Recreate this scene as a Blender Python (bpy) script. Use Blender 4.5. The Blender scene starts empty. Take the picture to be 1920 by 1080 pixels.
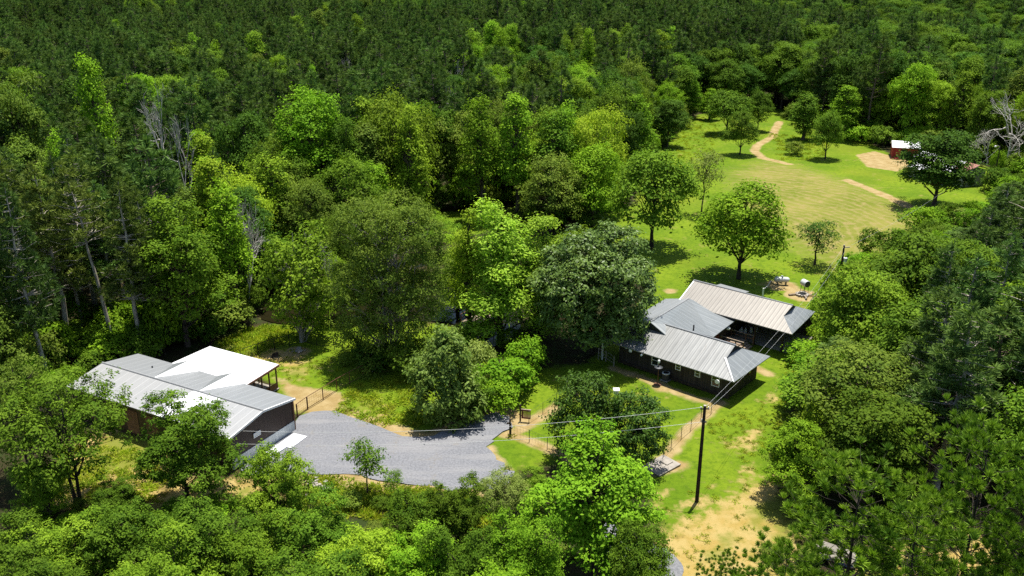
import bpy, bmesh, math
import numpy as np
from mathutils import Vector, Matrix

S = bpy.context.scene
C = S.collection
# ------------------------------------------------------------------ camera, sky, sun, exposure
CAMH, FPX, PITCH = 42.0, 1663.0, math.radians(20.5)
cam_data = bpy.data.cameras.new('camera')
cam = bpy.data.objects.new('camera', cam_data); C.objects.link(cam)
cam.location = (0, 0, CAMH); cam.rotation_euler = (math.radians(90) - PITCH, 0, 0)
cam_data.sensor_width = 36; cam_data.lens = 36 * FPX / 1920
cam_data.clip_start = .5; cam_data.clip_end = 4000
S.camera = cam
SUN_EL, SUN_AZ = math.radians(78), math.radians(30)      # azimuth clockwise from +Y (the way the camera looks)
w = bpy.data.worlds.new('World'); S.world = w; w.use_nodes = True
nt = w.node_tree
sky = nt.nodes.new('ShaderNodeTexSky'); sky.sky_type = 'NISHITA'; sky.sun_disc = False
sky.sun_elevation = SUN_EL; sky.sun_rotation = SUN_AZ
bg = nt.nodes['Background']; bg.inputs[1].default_value = .1
nt.links.new(sky.outputs[0], bg.inputs[0])
sl = bpy.data.lights.new('sun', 'SUN'); sl.energy = 5.0; sl.angle = math.radians(.5); sl.color = (1, .955, .88)
sun = bpy.data.objects.new('sun', sl); C.objects.link(sun)
sd = Vector((math.cos(SUN_EL) * math.sin(SUN_AZ), math.cos(SUN_EL) * math.cos(SUN_AZ), math.sin(SUN_EL)))
sun.rotation_euler = sd.to_track_quat('Z', 'Y').to_euler(); sun.location = (0, 80, 120)
vs = S.view_settings
vs.view_transform = 'Standard'; vs.look = 'None'; vs.gamma = 1; vs.exposure = .78
S.cycles.max_bounces = 6; S.cycles.diffuse_bounces = 3; S.cycles.transmission_bounces = 4
S.cycles.glossy_bounces = 2; S.cycles.transparent_max_bounces = 4; S.cycles.use_denoising = False
S.cycles.caustics_reflective = False; S.cycles.caustics_refractive = False

# ------------------------------------------------------------------ picture plane -> ground
_F = np.array([0, math.cos(PITCH), -math.sin(PITCH)]); _U = np.array([0, math.sin(PITCH), math.cos(PITCH)])
def G(u, v, z=0.0):
    d = _F * FPX + np.array([1, 0, 0]) * (u - 960) + _U * (540 - v)
    t = (z - CAMH) / d[2]
    return np.array([d[0] * t, d[1] * t])
def height_at(x, y, v):
    """height above z=0 of the point over (x,y) that is seen on row v of the photograph"""
    k = (540 - v) / FPX
    q = np.array([x, y, -CAMH])
    return (k * (q @ _F) - q @ _U) / (_U[2] - k * _F[2])
def depth(x, y, z): return np.array([x, y, z - CAMH]) @ _F
def project(x, y, z):
    q = np.array([x, y, z - CAMH]); c = q @ _F
    return 960 + FPX * q[0] / c, 540 - FPX * (q @ _U) / c
def sstep(a, b, x):
    t = np.clip((x - a) / (b - a), 0, 1); return t * t * (3 - 2 * t)
def terrain(x, y):
    x = np.asarray(x, float); y = np.asarray(y, float)
    s = sstep(255, 400, y + .25 * np.maximum(0, -x))
    return s * (3.2 * np.sin(x / 58 + 1.0) + 3.2 * np.sin(y / 47 + x / 95) + 1.5 * np.sin(x / 23 - y / 31)) + 7 * sstep(380, 620, y)

# ------------------------------------------------------------------ naming helpers
def tag(o, label=None, cat=None, group=None, kind=None):
    if label: o['label'] = label
    if cat: o['category'] = cat
    if group: o['group'] = group
    if kind: o['kind'] = kind
    return o
def empty(name, loc, rz=0, label=None, cat=None, group=None):
    o = bpy.data.objects.new(name, None); C.objects.link(o)
    o.empty_display_size = .3
    o.location = loc; o.rotation_euler = (0, 0, rz)
    return tag(o, label, cat, group)
def link(name, me, parent=None, mat=None):
    o = bpy.data.objects.new(name, me); C.objects.link(o)
    if parent: o.parent = parent
    if mat: me.materials.clear(); me.materials.append(mat)
    return o

# ------------------------------------------------------------------ material helpers
class NT:
    def __init__(s, name):
        s.m = bpy.data.materials.new(name); s.m.use_nodes = True
        s.t = s.m.node_tree; s.t.nodes.clear()
        s.out = s.t.nodes.new('ShaderNodeOutputMaterial')
    def n(s, typ, ins=None, **kw):
        nd = s.t.nodes.new('ShaderNode' + typ)
        for k, v in kw.items(): setattr(nd, k, v)
        for k, v in (ins or {}).items():
            s.put(nd.inputs[k], v)
        return nd
    def put(s, sock, v):
        if isinstance(v, bpy.types.NodeSocket): s.t.links.new(v, sock)
        elif isinstance(v, bpy.types.Node): s.t.links.new(v.outputs[0], sock)
        else:
            if isinstance(v, tuple) and len(v) == 3 and sock.type == 'RGBA': v = v + (1,)
            sock.default_value = v
    def math(s, op, a, b=None, clamp=False):
        nd = s.n('Math', {0: a}, operation=op, use_clamp=clamp)
        if b is not None: s.put(nd.inputs[1], b)
        return nd.outputs[0]
    def mix(s, f, a, b, mode='MIX'):
        nd = s.n('MixRGB', {0: f, 1: a, 2: b}, blend_type=mode); return nd.outputs[0]
    def noise(s, scale, detail=4, vec=None, rough=.55):
        nd = s.n('TexNoise', {'Scale': scale, 'Detail': detail, 'Roughness': rough})
        if vec is not None: s.put(nd.inputs['Vector'], vec)
        return nd.outputs[0]
    def ramp(s, f, a, b):
        nd = s.n('MapRange', {0: f, 1: a, 2: b}); nd.interpolation_type = 'SMOOTHSTEP'; return nd.outputs[0]
    def obj(s): return s.n('TexCoord').outputs['Object']
    def attr(s, name): return s.n('Attribute', attribute_name=name).outputs['Fac']
    def done(s, shader): s.put(s.out.inputs[0], shader); return s.m
    def pbr(s, col, rough=.8, metal=0., spec=.3, bump=None, bstr=.3, bdist=.05):
        p = s.n('BsdfPrincipled', {'Base Color': col, 'Roughness': rough, 'Metallic': metal, 'Specular IOR Level': spec})
        if bump is not None:
            b = s.n('Bump', {'Height': bump, 'Strength': bstr, 'Distance': bdist}); s.put(p.inputs['Normal'], b.outputs[0])
        return s.done(p.outputs[0])

def plain(name, col, rough=.7, metal=0., var=.25, scale=6., spec=.3):
    t = NT(name); f = t.noise(scale, 4, t.obj())
    lo = tuple(c * (1 - var) for c in col); hi = tuple(min(1, c * (1 + var)) for c in col)
    return t.pbr(t.mix(t.ramp(f, .3, .7), lo, hi), rough, metal, spec)

LEAF_GAIN = 1.68
def leaf_mat(name, dark, light, trans=.32, rough=.65, spec=.05, hue=.009, val=.22):
    t = NT(name); dark = tuple(c * LEAF_GAIN for c in dark); light = tuple(c * LEAF_GAIN for c in light)
    rnd = t.n('ObjectInfo').outputs['Random']
    col = t.mix(t.attr('tone'), dark, light)
    h = t.math('ADD', t.math('MULTIPLY', t.math('SUBTRACT', rnd, .5), hue * 2), .5)
    v = t.math('ADD', t.math('MULTIPLY', t.math('FRACT', t.math('MULTIPLY', rnd, 7.31)), val * 2), 1 - val)
    hsv = t.n('HueSaturation', {'Hue': h, 'Saturation': 1.0, 'Value': v, 'Color': col}).outputs[0]
    p = t.n('BsdfPrincipled', {'Base Color': hsv, 'Roughness': rough, 'Specular IOR Level': spec})
    tr = t.n('BsdfTranslucent', {'Color': t.mix(1, hsv, (.95, 1.0, .55), 'MULTIPLY')})
    mx = t.n('MixShader', {0: trans, 1: p.outputs[0], 2: tr.outputs[0]})
    return t.done(mx.outputs[0])

def bark_mat(name, a, b, scale=5):
    t = NT(name)
    mp = t.n('Mapping', {'Vector': t.obj(), 'Scale': (1, 1, .25)})
    f = t.noise(scale, 5, mp.outputs[0])
    return t.pbr(t.mix(t.ramp(f, .3, .7), a, b), .9, bump=f, bstr=.5)

def metal_roof(name, a, b, axis=0, rib=.3, sheet=.9, rough=.45, metal=.25, tint=.35, bstr=.18, stains=.4):
    """corrugated sheet: ribs and weathered sheets repeat along one local axis"""
    t = NT(name)
    sep = t.n('SeparateXYZ', {0: t.obj()})
    x = sep.outputs[axis]
    ribv = t.math('ABSOLUTE', t.math('SINE', t.math('MULTIPLY', x, math.pi / rib)))
    ribm = t.math('POWER', ribv, 6.0)
    cell = t.math('FLOOR', t.math('DIVIDE', x, sheet))
    wn = t.n('TexWhiteNoise', {'W': cell}, noise_dimensions='1D').outputs[0]
    st = t.n('Mapping', {'Vector': t.obj(), 'Scale': (3.5, .35, 1) if axis == 0 else (.35, 3.5, 1)})
    ns = t.noise(1.2, 6, st.outputs[0])
    blot = t.noise(.35, 3, t.obj())
    f = t.math('ADD', t.math('MULTIPLY', wn, tint), t.math('MULTIPLY', t.ramp(ns, .25, .75), 1 - tint))
    f = t.math('ADD', t.math('MULTIPLY', f, .75), t.math('MULTIPLY', t.ramp(blot, .3, .7), .25))
    col = t.mix(f, a, b)
    seam = t.math('GREATER_THAN', t.math('FRACT', t.math('DIVIDE', x, sheet)), .9)
    col = t.mix(t.math('MULTIPLY', seam, .5), col, tuple(min(1, c * 1.35) for c in b))
    stain = t.ramp(t.noise(.8, 6, st.outputs[0], .7), .58, .75)
    col = t.mix(t.math('MULTIPLY', stain, stains), col, tuple(c * k for c, k in zip(a, (.62, .52, .42))))
    return t.pbr(col, rough, metal, .4, bump=ribm, bstr=bstr, bdist=.03)

def board_mat(name, a, b, axis=0, board=.25, rough=.85):
    t = NT(name)
    sep = t.n('SeparateXYZ', {0: t.obj()})
    if axis == 0: x = t.math('ADD', sep.outputs[0], sep.outputs[1])
    else: x = sep.outputs[2]
    fr = t.math('FRACT', t.math('DIVIDE', x, board)); cell = t.math('FLOOR', t.math('DIVIDE', x, board))
    wn = t.n('TexWhiteNoise', {'W': cell}, noise_dimensions='1D').outputs[0]
    mp = t.n('Mapping', {'Vector': t.obj(), 'Scale': (6, 6, .8) if axis == 0 else (.8, .8, 6)})
    f = t.math('ADD', t.math('MULTIPLY', wn, .5), t.math('MULTIPLY', t.noise(1.5, 5, mp.outputs[0]), .6))
    gap = t.math('GREATER_THAN', fr, .93)
    return t.pbr(t.mix(gap, t.mix(f, a, b), tuple(c * .35 for c in a)), rough, bump=t.math('SUBTRACT', 1.0, gap), bstr=.5)

M = {}
M['oak'] = leaf_mat('leaf_mid_green', (.03, .067, .005), (.09, .152, .011))
M['oakdark'] = leaf_mat('leaf_dark_green', (.02, .05, .006), (.052, .105, .01), .28)
M['oaklight'] = leaf_mat('leaf_light_green', (.05, .1, .006), (.138, .21, .014), .33)
M['bright'] = leaf_mat('leaf_bright_green', (.055, .125, .005), (.155, .26, .014), .36)
M['yellow'] = leaf_mat('leaf_yellow_green', (.09, .15, .007), (.21, .29, .02), .38)
M['olive'] = leaf_mat('leaf_olive', (.045, .08, .009), (.12, .165, .02), .34)
M['grey'] = leaf_mat('leaf_grey_green', (.075, .105, .02), (.17, .205, .045), .35)
M['pine'] = leaf_mat('needle_dark', (.024, .051, .012), (.08, .128, .026), .28, .65, .05, .012, .28)
M['pinenear'] = leaf_mat('needle_fresh', (.042, .09, .009), (.15, .235, .018), .3, .6, .1, .008, .1)
M['pinebrown'] = leaf_mat('needle_brownish', (.04, .06, .012), (.105, .14, .024), .28, .65, .05)
M['cypress'] = leaf_mat('feathery_green', (.1, .175, .012), (.235, .345, .03), .45, .6, .1)
M['magnolia'] = leaf_mat('leaf_glossy_dark', (.028, .056, .007), (.1, .15, .026), .18, .42, .22)
M['holly'] = leaf_mat('leaf_dense_dark', (.018, .043, .005), (.05, .1, .01), .22, .5, .12)
M['weep'] = leaf_mat('leaf_silver_edged', (.045, .09, .011), (.15, .21, .038), .3, .5, .12)
M['bark'] = bark_mat('bark_brown', (.045, .033, .022), (.12, .09, .065))
M['barkdark'] = bark_mat('bark_dark', (.02, .016, .012), (.06, .047, .035))
M['barkpale'] = bark_mat('bark_pale', (.2, .17, .13), (.42, .38, .31))
M['barkpine'] = bark_mat('bark_pine', (.07, .05, .035), (.2, .15, .11))
M['barkgrey'] = bark_mat('bark_bleached', (.26, .24, .21), (.5, .47, .42))

# ------------------------------------------------------------------ mesh helpers
def mesh_np(name, V, quads=None, tris=None, tone=None, mat=None, smooth=False):
    me = bpy.data.meshes.new(name)
    V = np.asarray(V, np.float32); nq = 0 if quads is None else len(quads); ntq = 0 if tris is None else len(tris)
    me.vertices.add(len(V)); me.vertices.foreach_set('co', V.ravel())
    loops = np.concatenate([np.asarray(quads, np.int32).ravel() if nq else np.zeros(0, np.int32),
                            np.asarray(tris, np.int32).ravel() if ntq else np.zeros(0, np.int32)])
    me.loops.add(len(loops)); me.loops.foreach_set('vertex_index', loops)
    me.polygons.add(nq + ntq)
    st = np.concatenate([np.arange(nq) * 4, nq * 4 + np.arange(ntq) * 3]).astype(np.int32)
    me.polygons.foreach_set('loop_start', st)
    me.polygons.foreach_set('loop_total', np.concatenate([np.full(nq, 4), np.full(ntq, 3)]).astype(np.int32))
    if smooth: me.polygons.foreach_set('use_smooth', np.ones(nq + ntq, bool))
    me.update(calc_edges=True)
    if tone is not None:
        a = me.attributes.new('tone', 'FLOAT', 'FACE'); a.data.foreach_set('value', np.asarray(tone, np.float32))
    if mat: me.materials.append(mat)
    return me

def unit(a): return a / np.maximum(np.linalg.norm(a, axis=-1, keepdims=True), 1e-9)

def leaf_geo(P, Nm, L, Wd, rng, T=None, fold=.18):
    n = len(P)
    if T is None: T = unit(np.cross(Nm, rng.normal(size=(n, 3))))
    B = unit(np.cross(Nm, T)); Nn = np.cross(T, B)
    L = np.broadcast_to(np.asarray(L, float), (n,))[:, None]; Wd = np.broadcast_to(np.asarray(Wd, float), (n,))[:, None]
    V = np.empty((n, 4, 3))
    V[:, 0] = P - T * L * .5
    V[:, 1] = P + B * Wd * .5 + Nn * Wd * fold
    V[:, 2] = P + T * L * .5
    V[:, 3] = P - B * Wd * .5 + Nn * Wd * fold
    return V.reshape(-1, 3), np.arange(n * 4).reshape(-1, 4)

def tubes(paths, sides=6):
    """paths: list of (points[n,3], radii[n]) -> verts, quads"""
    VV, QQ, o = [], [], 0
    ang = np.arange(sides) * 2 * math.pi / sides
    for pts, rad in paths:
        pts = np.asarray(pts, float); rad = np.asarray(rad, float); n = len(pts)
        d = np.empty_like(pts); d[1:-1] = pts[2:] - pts[:-2] if n > 2 else d[1:-1]
        d[0] = pts[1] - pts[0]; d[-1] = pts[-1] - pts[-2]; d = unit(d)
        ref = np.array([1., 0, 0]) if abs(d[0][2]) > .7 else np.array([0, 0, 1.])
        a = unit(np.cross(d, ref)); b = np.cross(d, a)
        ring = pts[:, None] + rad[:, None, None] * (a[:, None] * np.cos(ang)[None, :, None] + b[:, None] * np.sin(ang)[None, :, None])
        VV.append(ring.reshape(-1, 3))
        i = np.arange(n - 1)[:, None] * sides; j = np.arange(sides)[None]; k = (j + 1) % sides
        QQ.append(np.stack([i + j, i + k, i + sides + k, i + sides + j], -1).reshape(-1, 4) + o)
        o += n * sides
    return np.concatenate(VV), np.concatenate(QQ)

def bend(p, q, rng, n=4, wob=.06, sag=0.):
    t = np.linspace(0, 1, n)[:, None]; L = np.linalg.norm(q - p)
    r = p + (q - p) * t
    r[1:-1] += rng.normal(size=(n - 2, 3)) * L * wob
    r[:, 2] += (sag * L * (t * (1 - t)) * 4)[:, 0]
    return r

# ------------------------------------------------------------------ trees: each recipe returns (crown mesh, trunk mesh, H, R)
def lobed(name, seed, H, R, base, nl, lr, ncl, nlf, L, Wd, cr, mat, bark, zl=.85, prof=None, up=.55, trunk_r=None, nbr=3, lean=0., multi=1, inner=.25, droop=0., box=0., rag=.72, sprig=.12):
    rng = np.random.default_rng(seed)
    zc, hz = (base + 1) / 2 * H, (1 - base) / 2 * H
    d = unit(rng.normal(size=(nl * 4, 3)))
    d = d[d[:, 2] > -.75]
    keep = []
    for v in d:                                       # spread the lobes
        if all(np.dot(v, k) < 1 - 1.1 / nl for k in keep): keep.append(v)
        if len(keep) == nl: break
    d = np.array(keep); nl = len(d)
    lrad = lr * R * rng.uniform(.75, 1.25, nl)
    if box: d = d / (np.maximum(np.abs(d[:, 2]), np.hypot(d[:, 0], d[:, 1]))[:, None] ** box)
    rr = rng.uniform(rag, 1.0 + (.72 - rag) * .5, nl); rr[rng.random(nl) < inner] *= .55
    cen = d * np.array([R, R, hz]) * rr[:, None] * (1 - lr * .75)
    if prof is not None:
        t = cen[:, 2] / hz * .5 + .5; k = prof(np.clip(t, 0, 1)); cen[:, :2] *= k[:, None]; lrad *= .55 + .45 * k
    cen[:, 2] += zc
    cen[:, 0] += lean * cen[:, 2]
    lz = np.minimum(lrad * zl, hz * .6)
    P, Nn, Tn = [], [], []
    clusters = []
    for i in range(nl):
        m = max(4, int(ncl * (lrad[i] / (lr * R)) ** 2))
        dd = unit(rng.normal(size=(m * 2, 3)) + np.array([0, 0, .35])); dd = dd[dd[:, 2] > -.55][:m]
        cp = cen[i] + dd * np.array([lrad[i], lrad[i], lz[i]]) * rng.uniform(.72, 1.08, (len(dd), 1)) * np.where(rng.random((len(dd), 1)) < sprig, rng.uniform(1.12, 1.5, (len(dd), 1)), 1)
        ok = np.ones(len(cp), bool)
        for j in range(nl):
            if j != i: ok &= np.linalg.norm((cp - cen[j]) / np.array([lrad[j], lrad[j], lz[j]]), axis=1) > .72
        cp, dd = cp[ok], dd[ok]
        ct = np.clip(rng.normal(.5, .17, len(cp)) + rng.normal(0, .1), 0, 1)
        for c, v, tn in zip(cp, dd, ct):
            k = max(3, int(nlf * rng.uniform(.6, 1.4)))
            off = rng.normal(size=(k, 3)) * cr * np.array([.62, .62, .36])
            if droop: off[:, 2] -= droop * np.abs(rng.normal(size=k)) * cr
            P.append(c + off); Nn.append(np.repeat((v * .5 + np.array([0, 0, up * 1.25]))[None], k, 0) + rng.normal(size=(k, 3)) * .38 + off * (.35 / cr))
            Tn.append(np.clip(tn + rng.normal(0, .16, k), 0, 1))
        clusters.append(cp)
    P = np.concatenate(P); Nn = unit(np.concatenate(Nn)); Tn = np.concatenate(Tn)
    s = rng.uniform(.7, 1.25, len(P))
    V, Q = leaf_geo(P, Nn, L * s, Wd * s, rng)
    crown = mesh_np(name + '_crown', V, Q, tone=Tn, mat=mat); ext = (V[:, 2].max(), np.percentile(np.hypot(V[:, 0] - lean * H * .6, V[:, 1]), 96))
    # trunk and limbs
    tr = trunk_r or .017 * H
    paths = []
    for k in range(multi):
        off = np.array([math.cos(k * 2.4), math.sin(k * 2.4), 0]) * (tr * 1.6 if multi > 1 else 0)
        ztop = H * .8
        tp = off * 3.5 if multi > 1 else np.zeros(3)
        pts = bend(off + np.array([0, 0, -.3]), np.array([lean * ztop, 0, ztop]) + tp, rng, 6, .012)
        rad = np.linspace(1, .12, 6) * tr * (1 if multi == 1 else .75); rad[0] *= 1.3
        paths.append((pts, rad))
    main = paths[0][0]
    for i in range(nl):
        ax = paths[i % multi][0]
        zs = np.clip(cen[i][2] - .75 * np.linalg.norm(cen[i][:2]) - .1 * H, base * H * .6 + .1 * H, H * .7)
        f = np.interp(zs, ax[:, 2], np.arange(len(ax))); a = ax[int(f)] + (ax[min(int(f) + 1, len(ax) - 1)] - ax[int(f)]) * (f - int(f))
        r0 = tr * .34
        bpts = bend(a, cen[i], rng, 5, .05, .06)
        paths.append((bpts, np.linspace(1, .3, 5) * r0))
        cl = clusters[i]
        if len(cl):
            for c in cl[rng.choice(len(cl), min(nbr, len(cl)), replace=False)]:
                paths.append((bend(bpts[3], c, rng, 4, .06), np.linspace(1, .2, 4) * r0 * .35))
    V, Q = tubes(paths, 6)
    return crown, mesh_np(name + '_trunk', V, Q, mat=bark, smooth=True), *ext

def conifer(name, seed, H, R, base, nwh, nb, ntuft, nblade, L, Wd, mat, bark, prof=None, up=.5, trunk_r=None, rise=.25, spray=False, spread=.35, lean=0., topt=3):
    rng = np.random.default_rng(seed)
    prof = prof or (lambda t: (1 - t) ** .75 * .95 + .05)
    P, T, Nn, Tn = [], [], [], []
    tr = trunk_r or .016 * H
    zt = np.linspace(0, 1, 8)
    wob = np.cumsum(rng.normal(size=(8, 2)) * .012 * H, 0) * .5; wob -= wob[0]
    axis = np.column_stack([wob[:, 0] + lean * zt * H, wob[:, 1], zt * H]); axis[0, 2] = -.3
    paths = [(axis, np.linspace(1, .1, 8) * tr)]
    def at(z): return np.array([np.interp(z, axis[:, 2], axis[:, 0]), np.interp(z, axis[:, 2], axis[:, 1]), z])
    side = rng.uniform(0, 6.28)
    for k in range(nwh):
        t = (k + rng.uniform(-.3, .3)) / nwh; t = min(max(t, 0), .985)
        z = H * (base + (1 - base) * t)
        for b in range(max(2, int(nb * (1 - .4 * t)))):
            a = rng.uniform(0, 6.283)
            ln = R * prof(t) * rng.uniform(.6, 1.12)
            if rng.random() < .1: ln *= .5
            p0 = at(z); q = p0 + np.array([math.cos(a) * ln, math.sin(a) * ln, ln * rise * rng.uniform(.4, 1.5)])
            pts = bend(p0, q, rng, 4, .05, -.05)
            paths.append((pts, np.linspace(1, .3, 4) * max(.02, tr * .28 * (1 - .6 * t))))
            out = unit((q - p0)[None])[0]
            tt = np.clip(rng.normal(.5, .2), 0, 1)
            if spray:
                m = int(ntuft * nblade * (ln / R) ** 1.1) + 6
                s = rng.uniform(.12, 1.05, m)
                lat = np.cross(out, [0, 0, 1.])
                wd = spread * ln * np.sin(np.clip(s, 0, 1) * 2.6) ** .7 * rng.uniform(-1, 1, m)
                pp = p0 + (q - p0) * s[:, None] + lat * wd[:, None]; pp[:, 2] -= np.abs(wd) * .35 + rng.uniform(0, .3, m)
                P.append(pp); Nn.append(unit(np.array([0, 0, up]) + out * .3 + rng.normal(size=(m, 3)) * .45))
                T.append(unit(np.cross(Nn[-1], rng.normal(size=(m, 3))))); Tn.append(np.clip(tt + rng.normal(0, .15, m), 0, 1))
            else:
                nt_ = max(1, int(round(ntuft * (ln / R) ** .8)))
                for j in range(nt_):
                    s = 1 - (j / max(1, nt_)) * .62
                    c = p0 + (q - p0) * s + (rng.normal(size=3) * spread * np.array([1, 1, .5]) if j else 0)
                    dirs = unit(rng.normal(size=(nblade, 3)) * (.75 if up < .7 else .5) + out * .4 + np.array([0, 0, up]))
                    ll = L * rng.uniform(.7, 1.15, nblade)
                    P.append(c + dirs * ll[:, None] * .5); T.append(dirs)
                    Nn.append(unit(np.cross(dirs, rng.normal(size=(nblade, 3)))))
                    Tn.append(np.clip(tt + rng.normal(0, .15) + rng.normal(0, .12, nblade), 0, 1))
    for j in range(topt if not spray else 0):                 # leader
        c = at(H * (1 - .02 * j)); dirs = unit(rng.normal(size=(nblade, 3)) * .6 + np.array([0, 0, .9]))
        P.append(c + dirs * L * .5); T.append(dirs); Nn.append(unit(np.cross(dirs, rng.normal(size=(nblade, 3))))); Tn.append(np.full(nblade, .6))
    P, T, Nn, Tn = map(np.concatenate, (P, T, Nn, Tn))
    V, Q = leaf_geo(P, Nn, L * (1 if not spray else rng.uniform(.6, 1.3, len(P))), Wd, rng, T, .1)
    crown = mesh_np(name + '_crown', V, Q, tone=Tn, mat=mat); ext = (V[:, 2].max(), np.percentile(np.hypot(V[:, 0], V[:, 1]), 95))
    V, Q = tubes(paths, 5)
    return crown, mesh_np(name + '_trunk', V, Q, mat=bark, smooth=True), *ext

def bare(name, seed, H, R, bark, depth=5, r0=.22, split=3, upb=.35):
    rng = np.random.default_rng(seed); paths = []
    def grow(p, d, L, r, lev):
        q = p + d * L
        pts = bend(p, q, rng, 4, .035); paths.append((pts, np.linspace(1, .6, 4) * r))
        if lev == 0: return
        for k in range(split if lev > 1 else split + 1):
            nd = unit((d * 1.0 + rng.normal(size=3) * .5 + np.array([0, 0, upb * .5]))[None])[0]
            st = pts[rng.integers(2, 4)]
            grow(st, nd, L * rng.uniform(.6, .85), r * .58, lev - 1)
    grow(np.array([0, 0, -.2]), np.array([.03, 0, 1.]), H * .3, r0, depth)
    V, Q = tubes(paths, 4)
    zmax = V[:, 2].max(); rx = np.percentile(np.abs(V[:, :2]).max(1), 97)
    V[:, 2] *= H / zmax; V[:, :2] *= R / rx
    return None, mesh_np(name + '_limbs', V, Q, mat=bark, smooth=True), H, R
# ------------------------------------------------------------------ the ground
def poly_g(px): return np.array([G(u, v) for u, v in px])
def sdf_poly(X, Y, poly):
    """signed distance, positive inside"""
    best = np.full(X.shape, 1e9); ins = np.zeros(X.shape, bool); n = len(poly)
    for i in range(n):
        ax, ay = poly[i]; bx, by = poly[(i + 1) % n]
        ex, ey = bx - ax, by - ay
        t = np.clip(((X - ax) * ex + (Y - ay) * ey) / (ex * ex + ey * ey + 1e-12), 0, 1)
        best = np.minimum(best, np.hypot(X - ax - t * ex, Y - ay - t * ey))
        c = ((ay > Y) != (by > Y)) & (X < (bx - ax) * (Y - ay) / (by - ay + 1e-12) + ax)
        ins ^= c
    return np.where(ins, best, -best)
def sdf_line(X, Y, pts, hw):
    best = np.full(X.shape, 1e9)
    for i in range(len(pts) - 1):
        ax, ay = pts[i]; ex, ey = pts[i + 1][0] - ax, pts[i + 1][1] - ay
        t = np.clip(((X - ax) * ex + (Y - ay) * ey) / (ex * ex + ey * ey + 1e-12), 0, 1)
        best = np.minimum(best, np.hypot(X - ax - t * ex, Y - ay - t * ey))
    return hw - best

CLEARING = [(170, 700), (300, 655), (390, 640), (470, 590), (500, 555), (600, 500), (700, 470), (790, 425), (810, 398), (960, 398),
            (1000, 425), (1090, 430), (1150, 400), (1180, 330), (1250, 262), (1300, 214), (1440, 207), (1510, 230), (1600, 262),
            (1700, 275), (1850, 300), (1865, 345), (1860, 400), (1790, 410), (1740, 430), (1660, 480), (1600, 540), (1545, 600), (1520, 700), (1480, 800),
            (1420, 900), (1400, 1080), (1400, 1300), (-300, 1300), (-300, 900), (100, 780)]
LAWN = [[(1255, 262), (1310, 213), (1440, 208), (1500, 228), (1560, 258), (1620, 262), (1690, 300), (1850, 310), (1870, 360), (1850, 400), (1760, 425),
         (1700, 445), (1600, 490), (1560, 560), (1530, 700), (1480, 760), (1450, 850), (1430, 1000), (1250, 1010), (1200, 890), (1040, 860), (990, 880), (920, 890),
         (900, 830), (940, 780), (870, 770), (930, 700), (1030, 690), (1100, 680), (1190, 600), (1220, 520), (1180, 470), (1190, 400), (1200, 330)],
        [(390, 650), (480, 612), (560, 615), (700, 625), (760, 660), (900, 720), (880, 800), (790, 815), (690, 792), (640, 766), (560, 780), (500, 715), (440, 668)],
        [(790, 425), (812, 396), (960, 396), (960, 425), (880, 440)],
        [(1440, 235), (1440, 205), (1470, 205), (1480, 232)],
        [(1030, 445), (1100, 412), (1200, 380), (1215, 490), (1140, 490)],
        [(440, 620), (520, 606), (620, 614), (760, 596), (850, 612), (930, 665), (900, 740), (700, 660), (560, 630)]]
HAY = [(1375, 325), (1440, 302), (1500, 315), (1590, 342), (1660, 372), (1745, 415), (1700, 440), (1640, 482), (1580, 505), (1540, 482), (1480, 455), (1420, 415), (1390, 370)]
SANDP = [[(1605, 290), (1640, 283), (1700, 300), (1705, 312), (1680, 321), (1625, 312)],
         [(512, 704), (560, 722), (640, 737), (655, 752), (612, 768), (575, 762), (553, 775), (540, 740)],
         [(1190, 1010), (1260, 965), (1340, 930), (1410, 890), (1470, 890), (1520, 1000), (1520, 1200), (1150, 1200)],
         [(120, 830), (260, 780), (345, 835), (300, 900), (420, 880), (560, 888), (640, 912), (560, 935), (420, 960), (240, 990), (60, 960)],
         [(1500, 655), (1545, 650), (1640, 650), (1660, 668), (1560, 672), (1520, 672)],
         [(1745, 770), (1790, 710), (1825, 750), (1780, 820), (1720, 830)],
         [(1600, 1010), (1900, 930), (2000, 1000), (1900, 1150), (1560, 1150)]]
SANDL = [([(1462, 228), (1452, 245), (1449, 256), (1420, 272), (1415, 283), (1430, 296), (1478, 307)], 1.05),
         ([(1590, 338), (1640, 358), (1690, 380), (1770, 417)], 1.15),
         ([(590, 764), (650, 778), (690, 795), (760, 815), (800, 822), (850, 806), (905, 775), (945, 772), (965, 785)], 1.3),
         ([(580, 893), (690, 905), (790, 922), (900, 918)], 1.1),
         ([(918, 840), (925, 857), (950, 880)], .5),
         ([(945, 812), (960, 816), (1000, 829), (1050, 850), (1085, 868)], .65),
         ([(960, 814), (985, 797), (1015, 780), (1045, 760)], .75),
         ([(1235, 872), (1290, 806), (1350, 754)], .6),
         ([(1230, 880), (1275, 870)], .9), ([(1152, 690), (1200, 706), (1240, 724), (1300, 745), (1345, 760)], .6), ([(1236, 720), (1238, 728)], .8), ([(1420, 690), (1440, 700)], .7)]
PALE = [[(1290, 920), (1340, 905), (1345, 955), (1280, 960)], [(1370, 880), (1420, 860), (1420, 930), (1380, 930)], [(1215, 935), (1250, 915), (1260, 950), (1220, 965)], [(440, 668), (520, 640), (570, 655), (600, 690), (560, 715), (500, 690)], [(660, 745), (720, 740), (760, 790), (700, 790)], [(1350, 820), (1420, 800), (1450, 815), (1400, 850), (1340, 850)], [(1430, 745), (1460, 725), (1470, 755), (1420, 760)]]

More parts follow.
